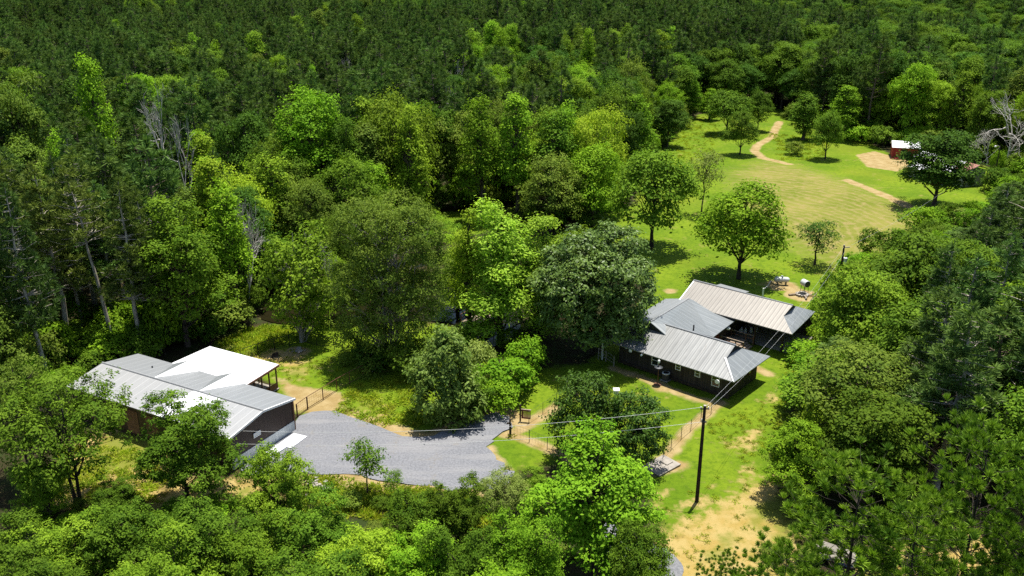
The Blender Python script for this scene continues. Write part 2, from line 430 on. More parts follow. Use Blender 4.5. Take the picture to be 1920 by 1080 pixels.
def axis_lines(lo, hi, step, lo2, hi2):
    mid = np.arange(lo, hi, step); a = []; s = step; p = lo
    while p > lo2: s *= 1.25; p -= s; a.append(p)
    b = []; s = step; p = mid[-1]
    while p < hi2: s = min(s * 1.25, 14); p += s; b.append(p)
    return np.concatenate([a[::-1], mid, b])
gx = axis_lines(-62, 122, .62, -900, 900); gy = axis_lines(38, 262, .62, -500, 1300)
GX, GY = np.meshgrid(gx, gy)
GZ = terrain(GX, GY)
rngG = np.random.default_rng(5)
GZ = GZ + .05 * np.sin(GX * .9 + 1.3 * np.sin(GY * .31)) * np.sin(GY * .7)
nx, ny = len(gx), len(gy)
ii = (np.arange(ny - 1)[:, None] * nx + np.arange(nx - 1)[None])
gq = np.stack([ii, ii + 1, ii + nx + 1, ii + nx], -1).reshape(-1, 4)
gme = mesh_np('ground', np.column_stack([GX.ravel(), GY.ravel(), GZ.ravel() - .06]), gq, smooth=True)
def put_attr(name, val):
    a = gme.attributes.new(name, 'FLOAT', 'POINT'); a.data.foreach_set('value', np.clip(val, -9, 9).astype(np.float32).ravel())
big = lambda polys: np.max([sdf_poly(GX, GY, poly_g(p)) for p in polys], axis=0)
a_lawn = big(LAWN); a_hay = sdf_poly(GX, GY, poly_g(HAY))
a_sand = np.max([big(SANDP[:2]), big(SANDP[4:6])] + [sdf_line(GX, GY, poly_g(p), hw) for p, hw in SANDL], axis=0)
bc = G(518, 665); 
for c, r in ((G(1504, 553), 2.3), (G(1466, 535), 2.2), (G(518, 667), .9), (G(560, 658), 1.3), (G(1258, 545), .9)):
    a_sand = np.maximum(a_sand, r - np.hypot(GX - c[0], GY - c[1]))
a_dry = big([SANDP[2], SANDP[3], SANDP[6]] + PALE)
put_attr('lawn', a_lawn); put_attr('hay', a_hay); put_attr('sand', a_sand); put_attr('dry', a_dry)
HC = G(1435, 428)

def ground_material():
    t = NT('ground_cover')
    pos = t.n('NewGeometry').outputs['Position']
    n1, n2, n3, n4 = t.noise(.12, 5, pos), t.noise(.7, 5, pos), t.noise(3.2, 6, pos, .7), t.noise(.035, 4, pos)
    n5 = t.noise(9, 4, pos, .7)
    edge = t.math('MULTIPLY', t.math('SUBTRACT', n2, .5), 3.4)
    edge2 = t.math('MULTIPLY', t.math('SUBTRACT', n3, .5), 1.6)
    def mask(name, w=.5, k=1., bias=0.):
        s = t.math('ADD', t.math('ADD', t.attr(name), t.math('MULTIPLY', edge, k)), t.math('MULTIPLY', edge2, k))
        return t.ramp(t.math('ADD', s, bias), -w, w)
    forest = t.mix(t.ramp(n2, .35, .7), (.036, .027, .013), (.026, .04, .009))
    grass = t.mix(t.ramp(n1, .3, .7), (.084, .15, .0055), (.15, .212, .01))
    grass = t.mix(t.math('MULTIPLY', t.ramp(t.noise(1.4, 6, pos, .75), .42, .68), .75), grass, (.04, .088, .003))
    grass = t.mix(t.math('MULTIPLY', t.ramp(n4, .52, .66), .45), grass, (.165, .185, .014))
    grass = t.mix(t.math('MULTIPLY', t.ramp(n5, .45, .7), .5), grass, (.13, .19, .008))
    grass = t.mix(t.math('MULTIPLY', t.ramp(t.noise(.33, 6, pos, .75), .57, .68), .85), grass, (.22, .19, .05))
    # mown hay: rings of cut grass
    dv = t.n('VectorMath', {0: pos, 1: (float(HC[0]), float(HC[1]), 0.)}, operation='SUBTRACT').outputs[0]
    dv = t.n('VectorMath', {0: dv, 1: (1, .8, 0)}, operation='MULTIPLY').outputs[0]
    rad = t.n('VectorMath', {0: dv}, operation='LENGTH').outputs['Value']
    ring = t.math('SINE', t.math('ADD', t.math('MULTIPLY', rad, 3.6), t.math('MULTIPLY', t.noise(.06, 5, pos, .6), 34)))
    rm = t.ramp(t.math('ADD', ring, t.math('ADD', t.math('MULTIPLY', t.math('SUBTRACT', n3, .5), 3.4), t.math('MULTIPLY', t.math('SUBTRACT', n2, .5), 2.4))), -.2, 1.2)
    hay = t.mix(t.ramp(n1, .3, .7), (.12, .145, .014), (.2, .19, .04))
    hay = t.mix(t.math('MULTIPLY', rm, .5), hay, (.25, .205, .08))
    hay = t.mix(t.math('MULTIPLY', t.ramp(n2, .48, .7), .6), hay, (.27, .2, .085))
    hay = t.mix(t.math('MULTIPLY', t.ramp(n5, .55, .75), .45), hay, (.075, .1, .012))
    sand = t.mix(t.ramp(n2, .3, .7), (.255, .18, .07), (.34, .26, .125))
    sand = t.mix(t.math('MULTIPLY', t.ramp(n3, .5, .8), .5), sand, (.17, .12, .04))
    dry = t.mix(t.ramp(n2, .3, .62), (.3, .21, .055), (.345, .26, .095))
    dry = t.mix(t.math('MULTIPLY', t.ramp(n3, .52, .7), .75), dry, (.16, .15, .025))
    dry = t.mix(t.math('MULTIPLY', t.ramp(n1, .5, .6), .8), dry, (.115, .15, .012))
    col = t.mix(mask('lawn', .6, 1.), forest, grass)
    col = t.mix(mask('hay', 5., 1.6), col, hay)
    col = t.mix(mask('dry', 1.1, 2.3, -.9), col, dry)
    col = t.mix(mask('sand', .35, .34), col, sand)
    bmp = t.math('ADD', n3, t.math('MULTIPLY', n5, .6))
    return t.pbr(col, .95, bump=bmp, bstr=.7, bdist=.12, spec=.1)
go = link('ground', gme, None, ground_material()); tag(go, kind='structure')

def flat_poly(name, px, z, mat, jitter=.25, step=.8, seed=1, kind='structure', smooth_it=2):
    rng = np.random.default_rng(seed); P = poly_g(px)
    for _ in range(smooth_it):                       # corner cutting
        Q = np.roll(P, -1, 0); P = np.stack([P * .75 + Q * .25, P * .25 + Q * .75], 1).reshape(-1, 2)
    out = []
    for i in range(len(P)):
        a, b = P[i], P[(i + 1) % len(P)]; n = max(1, int(np.linalg.norm(b - a) / step))
        for k in range(n): out.append(a + (b - a) * k / n + rng.normal(size=2) * jitter * .4)
    bm = bmesh.new()
    f = bm.faces.new([bm.verts.new((x, y, z)) for x, y in out])
    if f.normal.z < 0: f.normal_flip()
    bm.normal_update()
    if f.normal.z < 0: f.normal_flip()
    bmesh.ops.triangulate(bm, faces=bm.faces[:], ngon_method='EAR_CLIP')
    me = bpy.data.meshes.new(name); bm.to_mesh(me); bm.free()
    o = link(name, me, None, mat)
    if kind: tag(o, kind=kind)
    return o
def gravel_mat():
    t = NT('gravel'); pos = t.n('NewGeometry').outputs['Position']
    v = t.n('TexVoronoi', {'Vector': pos, 'Scale': 7.}); 
    f = t.noise(5, 6, pos, .8); g = t.noise(.25, 4, pos)
    col = t.mix(t.ramp(f, .3, .72), (.105, .108, .117), (.22, .224, .236))
    col = t.mix(t.math('MULTIPLY', t.ramp(g, .35, .7), .35), col, (.21, .21, .215))
    col = t.mix(t.math('MULTIPLY', t.math('LESS_THAN', v.outputs['Distance'], .16), .55), col, (.1, .1, .11))
    mp = t.n('Mapping', {'Vector': pos, 'Rotation': (0, 0, .25), 'Scale': (.12, .9, 1)})
    rut = t.ramp(t.noise(.8, 4, mp.outputs[0]), .5, .66)
    col = t.mix(t.math('MULTIPLY', rut, .4), col, (.25, .245, .24))
    col = t.mix(t.math('MULTIPLY', t.ramp(t.noise(.5, 6, pos, .75), .56, .7), .45), col, (.17, .145, .1))
    return t.pbr(col, .95, bump=f, bstr=.6, bdist=.05, spec=.15)
M['gravel'] = gravel_mat()
flat_poly('gravel_driveway', [(440, 880), (470, 850), (553, 806), (557, 783), (592, 768), (640, 775), (690, 794), (745, 816), (800, 822), (850, 808), (880, 791), (908, 778),
          (937, 774), (957, 783), (962, 800), (945, 812), (926, 826), (918, 840), (924, 856), (946, 872), (962, 890), (950, 908), (925, 915), (870, 918), (790, 912),
          (690, 898), (620, 890), (560, 888), (480, 890)], .015, M['gravel'], .5, 1.0, seed=3, smooth_it=1)
flat_poly('gravel_track', [(1130, 965), (1230, 1022), (1275, 1045), (1290, 1085), (1230, 1090), (1100, 1010)], .015, M['gravel'], .4, seed=5)
def water_mat():
    t = NT('pond_water'); f = t.noise(1.5, 3, t.obj()); g = t.noise(.15, 3, t.obj())
    return t.pbr(t.mix(g, (.01, .0085, .003), (.017, .015, .006)), .18, spec=.3, bump=f, bstr=.15)
flat_poly('pond_water', [(478, 600), (500, 560), (600, 520), (720, 500), (850, 515), (930, 545), (985, 580), (975, 622), (925, 655), (890, 640), (860, 605), (760, 600), (650, 615), (560, 612)], .02, water_mat(), .3, seed=4)

# ------------------------------------------------------------------ building blocks
class MB:
    def __init__(s): s.v, s.f = [], []
    def box(s, a, b, rz=0, at=(0, 0)):
        o = len(s.v); c, n = math.cos(rz), math.sin(rz)
        for x, y, z in [(a[0], a[1], a[2]), (b[0], a[1], a[2]), (b[0], b[1], a[2]), (a[0], b[1], a[2]), (a[0], a[1], b[2]), (b[0], a[1], b[2]), (b[0], b[1], b[2]), (a[0], b[1], b[2])]:
            s.v.append((at[0] + c * x - n * y, at[1] + n * x + c * y, z))
        s.f += [tuple(o + i for i in q) for q in ((0, 3, 2, 1), (4, 5, 6, 7), (0, 1, 5, 4), (1, 2, 6, 5), (2, 3, 7, 6), (3, 0, 4, 7))]
        return s
    def bar(s, p, q, r, sides=6):
        V, Q = tubes([(np.array([p, q], float), np.array([r, r]))], sides); o = len(s.v)
        s.v += [tuple(x) for x in V]; s.f += [tuple(int(i) + o for i in x) for x in Q]
        s.f.append(tuple(o + i for i in range(sides))[::-1]); s.f.append(tuple(o + sides + i for i in range(sides)))
        return s
    def path(s, pts, rad, sides=6):
        rad = np.broadcast_to(np.asarray(rad, float), (len(pts),))
        V, Q = tubes([(np.array(pts, float), rad)], sides); o = len(s.v); n = len(V)
        s.v += [tuple(x) for x in V]; s.f += [tuple(int(i) + o for i in x) for x in Q]
        s.f.append(tuple(o + i for i in range(sides))[::-1]); s.f.append(tuple(o + n - sides + i for i in range(sides)))
        return s
    def lathe(s, prof, c=(0, 0, 0), n=16, axis='z'):
        o = len(s.v)
        for r, h in prof:
            for k in range(n):
                a = k * 2 * math.pi / n
                p = (r * math.cos(a), r * math.sin(a), h)
                if axis == 'x': p = (h, p[0], p[1])
                if axis == 'y': p = (p[0], h, p[1])
                s.v.append((p[0] + c[0], p[1] + c[1], p[2] + c[2]))
        for i in range(len(prof) - 1):
            for k in range(n):
                s.f.append((o + i * n + k, o + i * n + (k + 1) % n, o + (i + 1) * n + (k + 1) % n, o + (i + 1) * n + k))
        s.f.append(tuple(o + k for k in range(n))[::-1]); s.f.append(tuple(o + (len(prof) - 1) * n + k for k in range(n)))
        return s
    def prism(s, poly, z0, z1):
        o = len(s.v); n = len(poly)
        s.v += [(x, y, z0) for x, y in poly] + [(x, y, z1) for x, y in poly]
        s.f.append(tuple(o + i for i in range(n))[::-1]); s.f.append(tuple(o + n + i for i in range(n)))
        for i in range(n): s.f.append((o + i, o + (i + 1) % n, o + n + (i + 1) % n, o + n + i))
        return s
    def sheet(s, polys, th):
        """roof planes given as 3-D polygons, thickened downwards"""
        bm = bmesh.new(); cache = {}
        def vv(p):
            k = tuple(round(c, 3) for c in p)
            if k not in cache: cache[k] = bm.verts.new(p)
            return cache[k]
        for p in polys: bm.faces.new([vv(q) for q in p])
        bmesh.ops.triangulate(bm, faces=bm.faces[:]); bmesh.ops.recalc_face_normals(bm, faces=bm.faces[:])
        bm.normal_update(); bm.verts.ensure_lookup_table()
        for f in bm.faces:
            if f.normal.z < 0: f.normal_flip()
        vi = {v: i for i, v in enumerate(bm.verts)}; n = len(bm.verts); o = len(s.v)
        s.v += [tuple(v.co) for v in bm.verts] + [(v.co.x, v.co.y, v.co.z - th) for v in bm.verts]
        for f in bm.faces:
            idx = [vi[v] for v in f.verts]
            s.f.append(tuple(o + i for i in idx)); s.f.append(tuple(o + n + i for i in idx[::-1]))
            for l in f.loops:
                if len(l.edge.link_faces) == 1:
                    a, b = vi[l.vert], vi[l.link_loop_next.vert]
                    s.f.append((o + a, o + n + a, o + n + b, o + b))
        bm.free(); return s
    def build(s, name, mat, parent=None, smooth=False):
        me = bpy.data.meshes.new(name); me.from_pydata(s.v, [], s.f); me.update()
        if smooth: me.polygons.foreach_set('use_smooth', np.ones(len(me.polygons), bool))
        return link(name, me, parent, mat)

M['galv'] = metal_roof('galvanised_roof', (.165, .168, .163), (.25, .254, .243), 0, .475, .95)
M['galvy'] = metal_roof('grey_metal_roof', (.15, .165, .168), (.22, .235, .235), 1, .475, .95, tint=.12)
M['galvtan'] = metal_roof('weathered_tan_roof', (.185, .172, .15), (.24, .223, .194), 0, .5, .5, tint=.12)
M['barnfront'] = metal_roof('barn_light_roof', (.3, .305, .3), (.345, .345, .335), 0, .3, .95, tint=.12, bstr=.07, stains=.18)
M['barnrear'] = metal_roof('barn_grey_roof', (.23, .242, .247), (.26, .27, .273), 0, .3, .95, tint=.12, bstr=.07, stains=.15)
M['white'] = metal_roof('white_metal_roof', (.64, .65, .65), (.72, .72, .72), 0, .3, .95, .4, 0, bstr=.12, stains=.12)
M['rust'] = metal_roof('rusty_roof', (.17, .06, .04), (.34, .16, .11), 0, .3, .8, .7, .1)
M['ridge'] = plain('ridge_cap', (.3, .305, .305), .45, .2, .12)
M['brownmetal'] = board_mat('dark_brown_siding', (.022, .012, .01), (.045, .026, .02), 0, .3, .5)
M['skirt'] = metal_roof('grey_skirt_metal', (.4, .43, .44), (.55, .58, .58), 1, .25, .9, .5, .1)
M['boards'] = board_mat('weathered_boards', (.02, .016, .013), (.075, .06, .048), 0, .28)
M['darkgable'] = board_mat('dark_gable_boards', (.03, .032, .034), (.06, .062, .064), 2, .2)
M['redwall'] = board_mat('red_boards', (.2, .025, .02), (.32, .045, .035), 0, .3)
M['greywall'] = board_mat('grey_boards', (.2, .19, .17), (.36, .34, .31), 0, .3)
M['wood'] = plain('brown_timber', (.16, .08, .045), .8, 0, .35, 4)
M['darkwood'] = plain('dark_timber', (.045, .03, .02), .85, 0, .35, 4)
M['deckwood'] = board_mat('deck_boards', (.19, .145, .105), (.33, .26, .19), 0, .15)
M['paint'] = plain('white_paint', (.72, .72, .7), .5, 0, .06)
M['glass'] = plain('dark_glass', (.012, .014, .016), .08, 0, .2, 1, .6)
M['concrete'] = plain('concrete', (.26, .235, .2), .9, 0, .2, 2)
M['concretewhite'] = plain('white_concrete', (.62, .63, .64), .8, 0, .06, 2)
M['blackmetal'] = plain('black_metal', (.02, .02, .022), .5, .3)
M['brownpipe'] = plain('brown_pipe', (.12, .055, .03), .6, .2)
M['darkgrey'] = plain('dark_grey_metal', (.05, .055, .06), .5, .2)
M['void'] = plain('dark_interior', (.012, .01, .009), .9)
M['pole'] = plain('creosote_pole', (.022, .015, .011), .9, 0, .4, 3)
M['wire'] = plain('bare_wire', (.5, .51, .49), .4, .2, .05)
M['tank'] = plain('white_tank_paint', (.5, .52, .52), .35, 0, .05)
M['greendark'] = plain('dark_green_paint', (.03, .05, .035), .5)
M['stone'] = plain('pale_stone', (.3, .27, .23), .9, 0, .3, 3)
M['maroon'] = plain('maroon_paint', (.1, .02, .02), .7)
M['blue'] = plain('blue_tarp', (.12, .14, .36), .4, 0, .2)

# ------------------------------------------------------------------ the barn on the left (local x along its ridge, y towards its front)
c3 = G(160 + 1635 / 4.1545, 620 + 525 / 4.1545, 3.3)
barn = empty('barn', (c3[0], c3[1], 0), math.radians(151.94), 'long low barn with pale metal roof, dark brown end wall and white porch roof', 'barn')
W_, Lb, ez, rz = 8.45, 21.1, 3.3, 4.0
yr = W_ / 2
m = MB().box((.22, .22, 0), (Lb - .25, W_ - .3, 3.2)); 
o = len(m.v)
m.v += [(.22, .22, 3.2), (.22, W_ - .3, 3.2), (.22, yr, 3.95), (.6, .22, 3.2), (.6, W_ - .3, 3.2), (.6, yr, 3.95)]
m.f += [(o, o + 2, o + 1), (o + 3, o + 4, o + 5), (o, o + 3, o + 5, o + 2), (o + 1, o + 2, o + 5, o + 4)]
m.build('wall', M['brownmetal'], barn)
MB().box((.16, .16, 0), (.24, W_ - .24, .98)).build('wall_skirt', M['skirt'], barn)
m = MB().box((.14, .12, 0), (.3, .24, 3.2)); m.build('corner_trim', M['wood'], barn)
wf = MB().box((.13, 4.62, 1.75), (.2, 5.5, 1.83)).box((.13, 4.62, 2.12), (.2, 5.5, 2.2)).box((.13, 4.62, 1.83), (.2, 4.7, 2.12)).box((.13, 5.42, 1.83), (.2, 5.5, 2.12)).build('window', M['paint'], barn)
MB().box((.16, 4.7, 1.83), (.215, 5.42, 2.12)).build('pane', M['paint'], wf)
front = lambda y: ez + (rz - ez) * (W_ - y) / yr if y > yr else ez + (rz - ez) * y / yr
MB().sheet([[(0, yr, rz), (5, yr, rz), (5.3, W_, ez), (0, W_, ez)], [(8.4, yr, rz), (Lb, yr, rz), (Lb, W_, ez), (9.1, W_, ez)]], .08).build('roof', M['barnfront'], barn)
MB().sheet([[(5.002, yr, rz + .004), (8.398, yr, rz + .004), (9.1, W_, ez + .004), (5.3, W_, ez + .004)]], .07).build('roof', M['white'], barn)['label'] = 'brighter white strip of the front slope'  # strip of the front slope in a whiter roof colour
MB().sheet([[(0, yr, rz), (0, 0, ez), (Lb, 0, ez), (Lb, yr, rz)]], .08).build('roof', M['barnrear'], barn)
MB().path([(-.02, yr, rz + .03), (Lb + .02, yr, rz + .03)], .09, 6).build('ridge_cap', M['ridge'], barn)
m = MB()
for (a, b) in (((0, 0, ez), (0, yr, rz)), ((0, yr, rz), (0, W_, ez))):
    m.sheet([[(a[0] - .05, a[1], a[2] + .01), (a[0] + .06, a[1], a[2] + .01), (b[0] + .06, b[1], b[2] + .01), (b[0] - .05, b[1], b[2] + .01)]], .2)
m.build('fascia', M['paint'], barn)
for (xc, hw) in ((14.1, 1.8), (8.15, 1.8)):          # two small cross gables on the rear slope
    g = MB().sheet([[(xc - .2, yr, rz + .01), (xc - .2, -.25, rz + .01), (xc - hw, -.15, ez - .02)]], .07).build('cross_gable_roof', M['white'], barn)
    MB().sheet([[(xc - .2, yr, rz + .01), (xc - .2, -.25, rz + .01), (xc + hw, -.15, ez - .02)]], .07).build('cross_gable_roof', M['galvy'], barn)
    m = MB(); o = len(m.v); m.v += [(xc - hw, -.1, ez - .1), (xc + hw, -.1, ez - .1), (xc - .2, -.1, rz - .06)]; m.f += [(o, o + 1, o + 2)]; m.build('gable_end', M['paint'], barn)
MB().sheet([[(6.1, -.05, 3.24), (7.25, -5.75, 2.75), (16.9, -5.75, 2.75), (16.3, -.05, 3.24)]], .1).build('porch_roof', M['white'], barn)
m = MB().sheet([[(6.05, -.05, 3.2), (6.15, -.05, 3.2), (7.3, -5.8, 2.71), (7.2, -5.8, 2.71)]], .2).sheet([[(7.2, -5.8, 2.71), (7.2, -5.7, 2.71), (16.95, -5.7, 2.71), (16.95, -5.8, 2.71)]], .18)
m.build('porch_beam', M['wood'], barn)
for y, x in ((-5.5, 7.5), (-4.2, 7.25), (-2.9, 7.0), (-1.6, 6.7)): MB().box((x - .06, y - .06, 0), (x + .06, y + .06, 2.7)).build('porch_post', M['wood'], barn)
for x in (10, 13, 16.4): MB().box((x - .06, -5.56, 0), (x + .06, -5.44, 2.65)).build('porch_post', M['wood'], barn)
MB().box((7.42, -5.4, .1), (7.5, -1.6, .75), 0).build('porch_half_wall', M['wood'], barn)
MB().box((7.3, -5.6, .02), (16.5, 0, .1)).build('porch_floor', M['concrete'], barn)
MB().bar((4, 6.9, 3.4), (4, 6.9, 3.75), .06).build('vent_pipe', M['darkgrey'], barn)
MB().bar((16.4, 2.2, 3.6), (16.4, 2.2, 3.85), .08).build('vent_pipe', M['darkgrey'], barn)
m = MB()                                                             # low lean-to along the front, dark openings
for k in range(6): m.box((4 + k * 2.6, W_ - .29, .3), (5.6 + k * 2.6, W_ - .27, 2.7))
m.build('stall_opening', M['wood'], barn)
def barn_w(x, y):
    a = math.radians(151.94); return (c3[0] + x * math.cos(a) - y * math.sin(a), c3[1] + x * math.sin(a) + y * math.cos(a))
pad = empty('concrete_ramp', (*barn_w(-.9, 2), 0), math.radians(151.94), 'bright white concrete ramp laid along the foot of the barn end wall', 'ramp')
MB().prism([(.65, -1.1), (-.85, -1.25), (-.95, 1.1), (.55, 1.25)], .02, .1).build('slab', M['concretewhite'], pad)
MB().prism([(.55, 1.27), (-.5, 1.27), (-.35, 4.6), (.45, 4.6)], .02, .14).build('slab', M['concretewhite'], pad)
rb = empty('rubble_pile', (*G(592, 915), 0), 0, 'small heap of pale rubble on sandy ground at the gravel edge', 'rubble')
rr = np.random.default_rng(8); m = MB()
for k in range(26):
    x, y = rr.normal(size=2) * .55; s = rr.uniform(.08, .22); h = max(0, .45 - .4 * math.hypot(x, y))
    MB().box((x - s, y - s * .7, h * .6), (x + s, y + s * .7, h * .6 + s * 1.2), rr.uniform(0, 3)).build('rock', M['stone'], rb)


# ------------------------------------------------------------------ the house (local x along the front ridge away from the front right corner, y towards the front)
ch = G(1120 + 1065 / 4.1548, 500 + 900 / 4.1548, 2.7); HA = math.radians(139.18)
house = empty('house', (ch[0], ch[1], 0), HA, 'dark wooden farmhouse with three ribbed metal roof wings, carport and small white windows', 'house')
def house_w(x, y): return (ch[0] + x * math.cos(HA) - y * math.sin(HA), ch[1] + x * math.sin(HA) + y * math.cos(HA))
MB().box((1.1, -7.5, 0), (14.4, -1.3, 2.95)).build('wall', M['boards'], house)
MB().box((8.2, -16.5, 0), (15.2, -7.4, 2.7)).build('wall', M['boards'], house)
MB().box((8.7, -21.6, 0), (14.9, -16.4, 3.2)).build('wall', M['boards'], house)
MB().box((1.2, -21.9, 0), (8.6, -21.7, 2.6)).build('carport_wall', M['boards'], house)
MB().box((1.0, -1.24, 0), (14.5, -1.2, .3)).build('foundation', M['darkwood'], house)
F = lambda u, v: (u, v, 2.7 - .5 * v)
f1 = MB().sheet([[(0, 0, 2.7), F(2.15, -2.3), F(2.15, -4), (10.9, -4, 4.7), F(9.7, -2.9), F(13.1, -2.9), (16.2, 0, 2.7)]], .09).build('front_roof', M['galv'], house)
MB().sheet([[(0, -8, 2.7), (2.15, -5.7, 3.85), (2.15, -4, 4.7), (10.85, -4, 4.7), (7.1, -8, 2.7)]], .09).build('front_roof', M['galv'], house)
MB().sheet([[(0, -.0, 2.702), (0, -8.0, 2.702), (2.32, -5.7, 3.853), (2.32, -2.3, 3.853)]], .09).build('hip_roof', M['galvy'], house)
def tri(name, a, b, c, mat, th=(0.04, 0)):
    m = MB(); q = [np.array(p, float) for p in (a, b, c)]; d = np.array([th[0], th[1], 0])
    m.v += [tuple(p) for p in q] + [tuple(p + d) for p in q]; m.f += [(0, 1, 2), (5, 4, 3), (0, 3, 4, 1), (1, 4, 5, 2), (2, 5, 3, 0)]
    return m.build(name, mat, house)
tri('gable_wall', (2.34, -2.4, 3.86), (2.34, -5.6, 3.86), (2.34, -4, 4.62), M['darkgable'])
m = MB().sheet([[(-.03, .03, 2.73), (.2, -.02, 2.8), (2.4, -2.2, 3.9), (2.25, -2.42, 3.9)]], .03); m.build('hip_cap', M['barnfront'], house)
MB().path([(2.1, -4, 4.74), (10.7, -4, 4.74)], .08).build('ridge_cap', M['ridge'], house)
MB().sheet([[(11.6, -2.75, 5.08), (9.6, -2.75, 4.12), (10.4, -4, 4.72), (7.0, -8.6, 2.7), (7.45, -15.0, 2.72), (13.9, -15.1, 3.6)]], .09).build('middle_roof', M['galvy'], house)
MB().sheet([[(11.6, -2.75, 5.08), (13.2, -2.75, 4.15), (16.3, .0, 2.68), (17.2, -15.2, 2.7), (16.1, -15.4, 2.75), (13.9, -15.1, 3.6)]], .09).build('middle_roof', M['barnrear'], house)
tri('gable_wall', (9.8, -2.92, 4.17), (13.0, -2.92, 4.17), (11.6, -2.92, 5.0), M['darkgable'], (0, -.04))
MB().path([(11.6, -2.8, 5.12), (13.9, -15.0, 3.64)], .08).build('ridge_cap', M['ridge'], house)
B = lambda u, v: (u, v, 3.1 + .425 * (-v - 14.1) if v > -18.1 else 3.1 + .425 * (v + 22.2))
MB().sheet([[(.4, -14.1, 3.1), B(2.5, -16.3), B(2.3, -18.1), (15.1, -18.1, 4.8), (14.9, -14.1, 3.1)]], .1).build('back_roof', M['galvtan'], house)
MB().sheet([[(1.2, -22.2, 3.1), B(2.7, -19.9), B(2.3, -18.1), (15.1, -18.1, 4.8), (15.1, -22.2, 3.1)]], .1).build('back_roof', M['galvtan'], house)
MB().sheet([[(.4, -14.1, 3.102), (1.2, -22.2, 3.102), (2.72, -19.9, 4.08), (2.62, -16.3, 4.04)]], .1).build('hip_roof', M['galvy'], house)
tri('gable_wall', (2.66, -16.4, 4.05), (2.72, -19.8, 4.05), (2.66, -18.1, 4.72), M['darkgable'])
MB().path([(2.3, -18.1, 4.84), (15.1, -18.1, 4.84)], .08).build('ridge_cap', M['ridge'], house)
MB().sheet([[(14.95, -18.1, 4.81), (15.12, -18.1, 4.81), (14.95, -14.0, 3.11), (14.8, -14.0, 3.11)]], .12).build('fascia', M['paint'], house)
MB().sheet([[(10.8, -22.1, 2.95), (14.8, -22.1, 2.95), (14.9, -24.9, 2.5), (10.8, -24.7, 2.5)]], .08).build('back_porch_roof', M['barnrear'], house)
for x in (11, 14.7): MB().box((x - .06, -24.6, 0), (x + .06, -24.48, 2.45)).build('post', M['darkwood'], house)
MB().box((.9, -22, .0), (8.6, -15.6, .07)).build('carport_floor', M['concrete'], house)
for x, y in ((1.9, -15.3), (5.2, -15.2), (1.9, -21.6)): MB().box((x - .09, y - .09, .07), (x + .09, y + .09, 3.0)).build('post', M['darkwood'], house)
MB().box((.9, -15.2, 2.82), (8.3, -15.0, 3.02)).build('carport_beam', M['darkwood'], house)
for x, y in ((16.1, -.5), (16.1, -4)): MB().box((x - .07, y - .07, 0), (x + .07, y + .07, 2.7)).build('post', M['paint'], house)
for x, z0, z1, hw in ((9.8, 1.0, 2.25, .44), (7.0, 1.35, 2.1, .32), (4.7, 1.3, 2.1, .32), (2.6, .9, 2.25, .46)):
    fr = MB(); y0, y1 = -1.3, -1.22; t_ = .08
    fr.box((x - hw, y0, z0), (x + hw, y1, z0 + t_)).box((x - hw, y0, z1 - t_), (x + hw, y1, z1)).box((x - hw, y0, z0 + t_), (x - hw + t_, y1, z1 - t_)).box((x + hw - t_, y0, z0 + t_), (x + hw, y1, z1 - t_)).box((x - hw + t_, y0, (z0 + z1) / 2 - .03), (x + hw - t_, y1 - .01, (z0 + z1) / 2 + .03))
    wo = fr.build('window', M['paint'], house)
    MB().box((x - hw + t_, y0, z0 + t_), (x + hw - t_, y1 - .05, z1 - t_)).build('pane', M['glass'], wo)
for k, y in enumerate((-3.2, -5.8)):
    wo = MB().box((1.02, y - .4, 1.1), (1.1, y + .4, 1.18)).box((1.02, y - .4, 2.0), (1.1, y + .4, 2.08)).box((1.02, y - .4, 1.18), (1.1, y - .32, 2.0)).box((1.02, y + .32, 1.18), (1.1, y + .4, 2.0)).build('window', M['maroon'], house)
    MB().box((1.06, y - .32, 1.18), (1.1, y + .32, 2.0)).build('pane', M['glass'], wo)
MB().box((8.1, -12.2, .5), (8.2, -11.2, 2.4)).build('door', M['maroon'], house)
MB().bar((8.64, -7.0, 3.2), (8.64, -7.0, 4.2), .08).build('chimney_pipe', M['blackmetal'], house)
def floodlight(x, y, z, s=1.):
    r = MB().box((x - .05, y - .1, z - .05), (x + .05, y + .25, z + .03)).build('floodlight', M['paint'], house)
    MB().lathe([(.05 * s, 0), (.13 * s, .08), (.15 * s, .22), (.02, .24)], (x, y + .25, z - .02), 10, 'y').build('lamp_head', M['paint'], r)
for x, y, z, s in ((12.2, -.5, 2.45, 1.3), (13.2, -1.2, 2.3, 1), (10.7, -.3, 2.45, .8), (1.7, -.2, 2.3, 1.6)): floodlight(x, y, z, s)
MB().lathe([(.05, 0), (.22, .06), (.25, .2), (.16, .36), (.02, .4)], (7.5, -13.0, 2.0), 12).build('globe_lamp', M['paint'], house)
dk = empty('deck', (*house_w(7.0, -13.6), 0), HA, 'small wooden deck with steps and railings between the house wings', 'deck')
MB().box((-1.0, -1.3, .42), (1.0, 1.3, .5)).build('deck_floor', M['deckwood'], dk)
for k in range(3): MB().box((-1.35 - k * .3, -1.1, .3 - k * .12), (-1.02 - k * .3, 1.1, .36 - k * .12)).build('step', M['deckwood'], dk)
for y in (-1.25, 1.25):
    r = MB().box((-1.9, y - .05, 1.28), (1.0, y + .09, 1.35)).build('railing', M['deckwood'], dk)
    MB().box((-1.9, y - .03, .85), (1.0, y + .03, .92)).build('rail', M['wood'], r)
    for x in (-1.85, -.9, .95): MB().box((x - .05, y - .05, 0), (x + .05, y + .05, 1.28)).build('post', M['wood'], r)
ac = empty('air_conditioner', (*house_w(8.1, -.75), 0), HA, 'dark grey air conditioner unit with pale top ring against the front wall', 'air conditioner')
MB().box((-.45, -.45, .02), (.45, .45, .12)).build('base_pad', M['concrete'], ac)
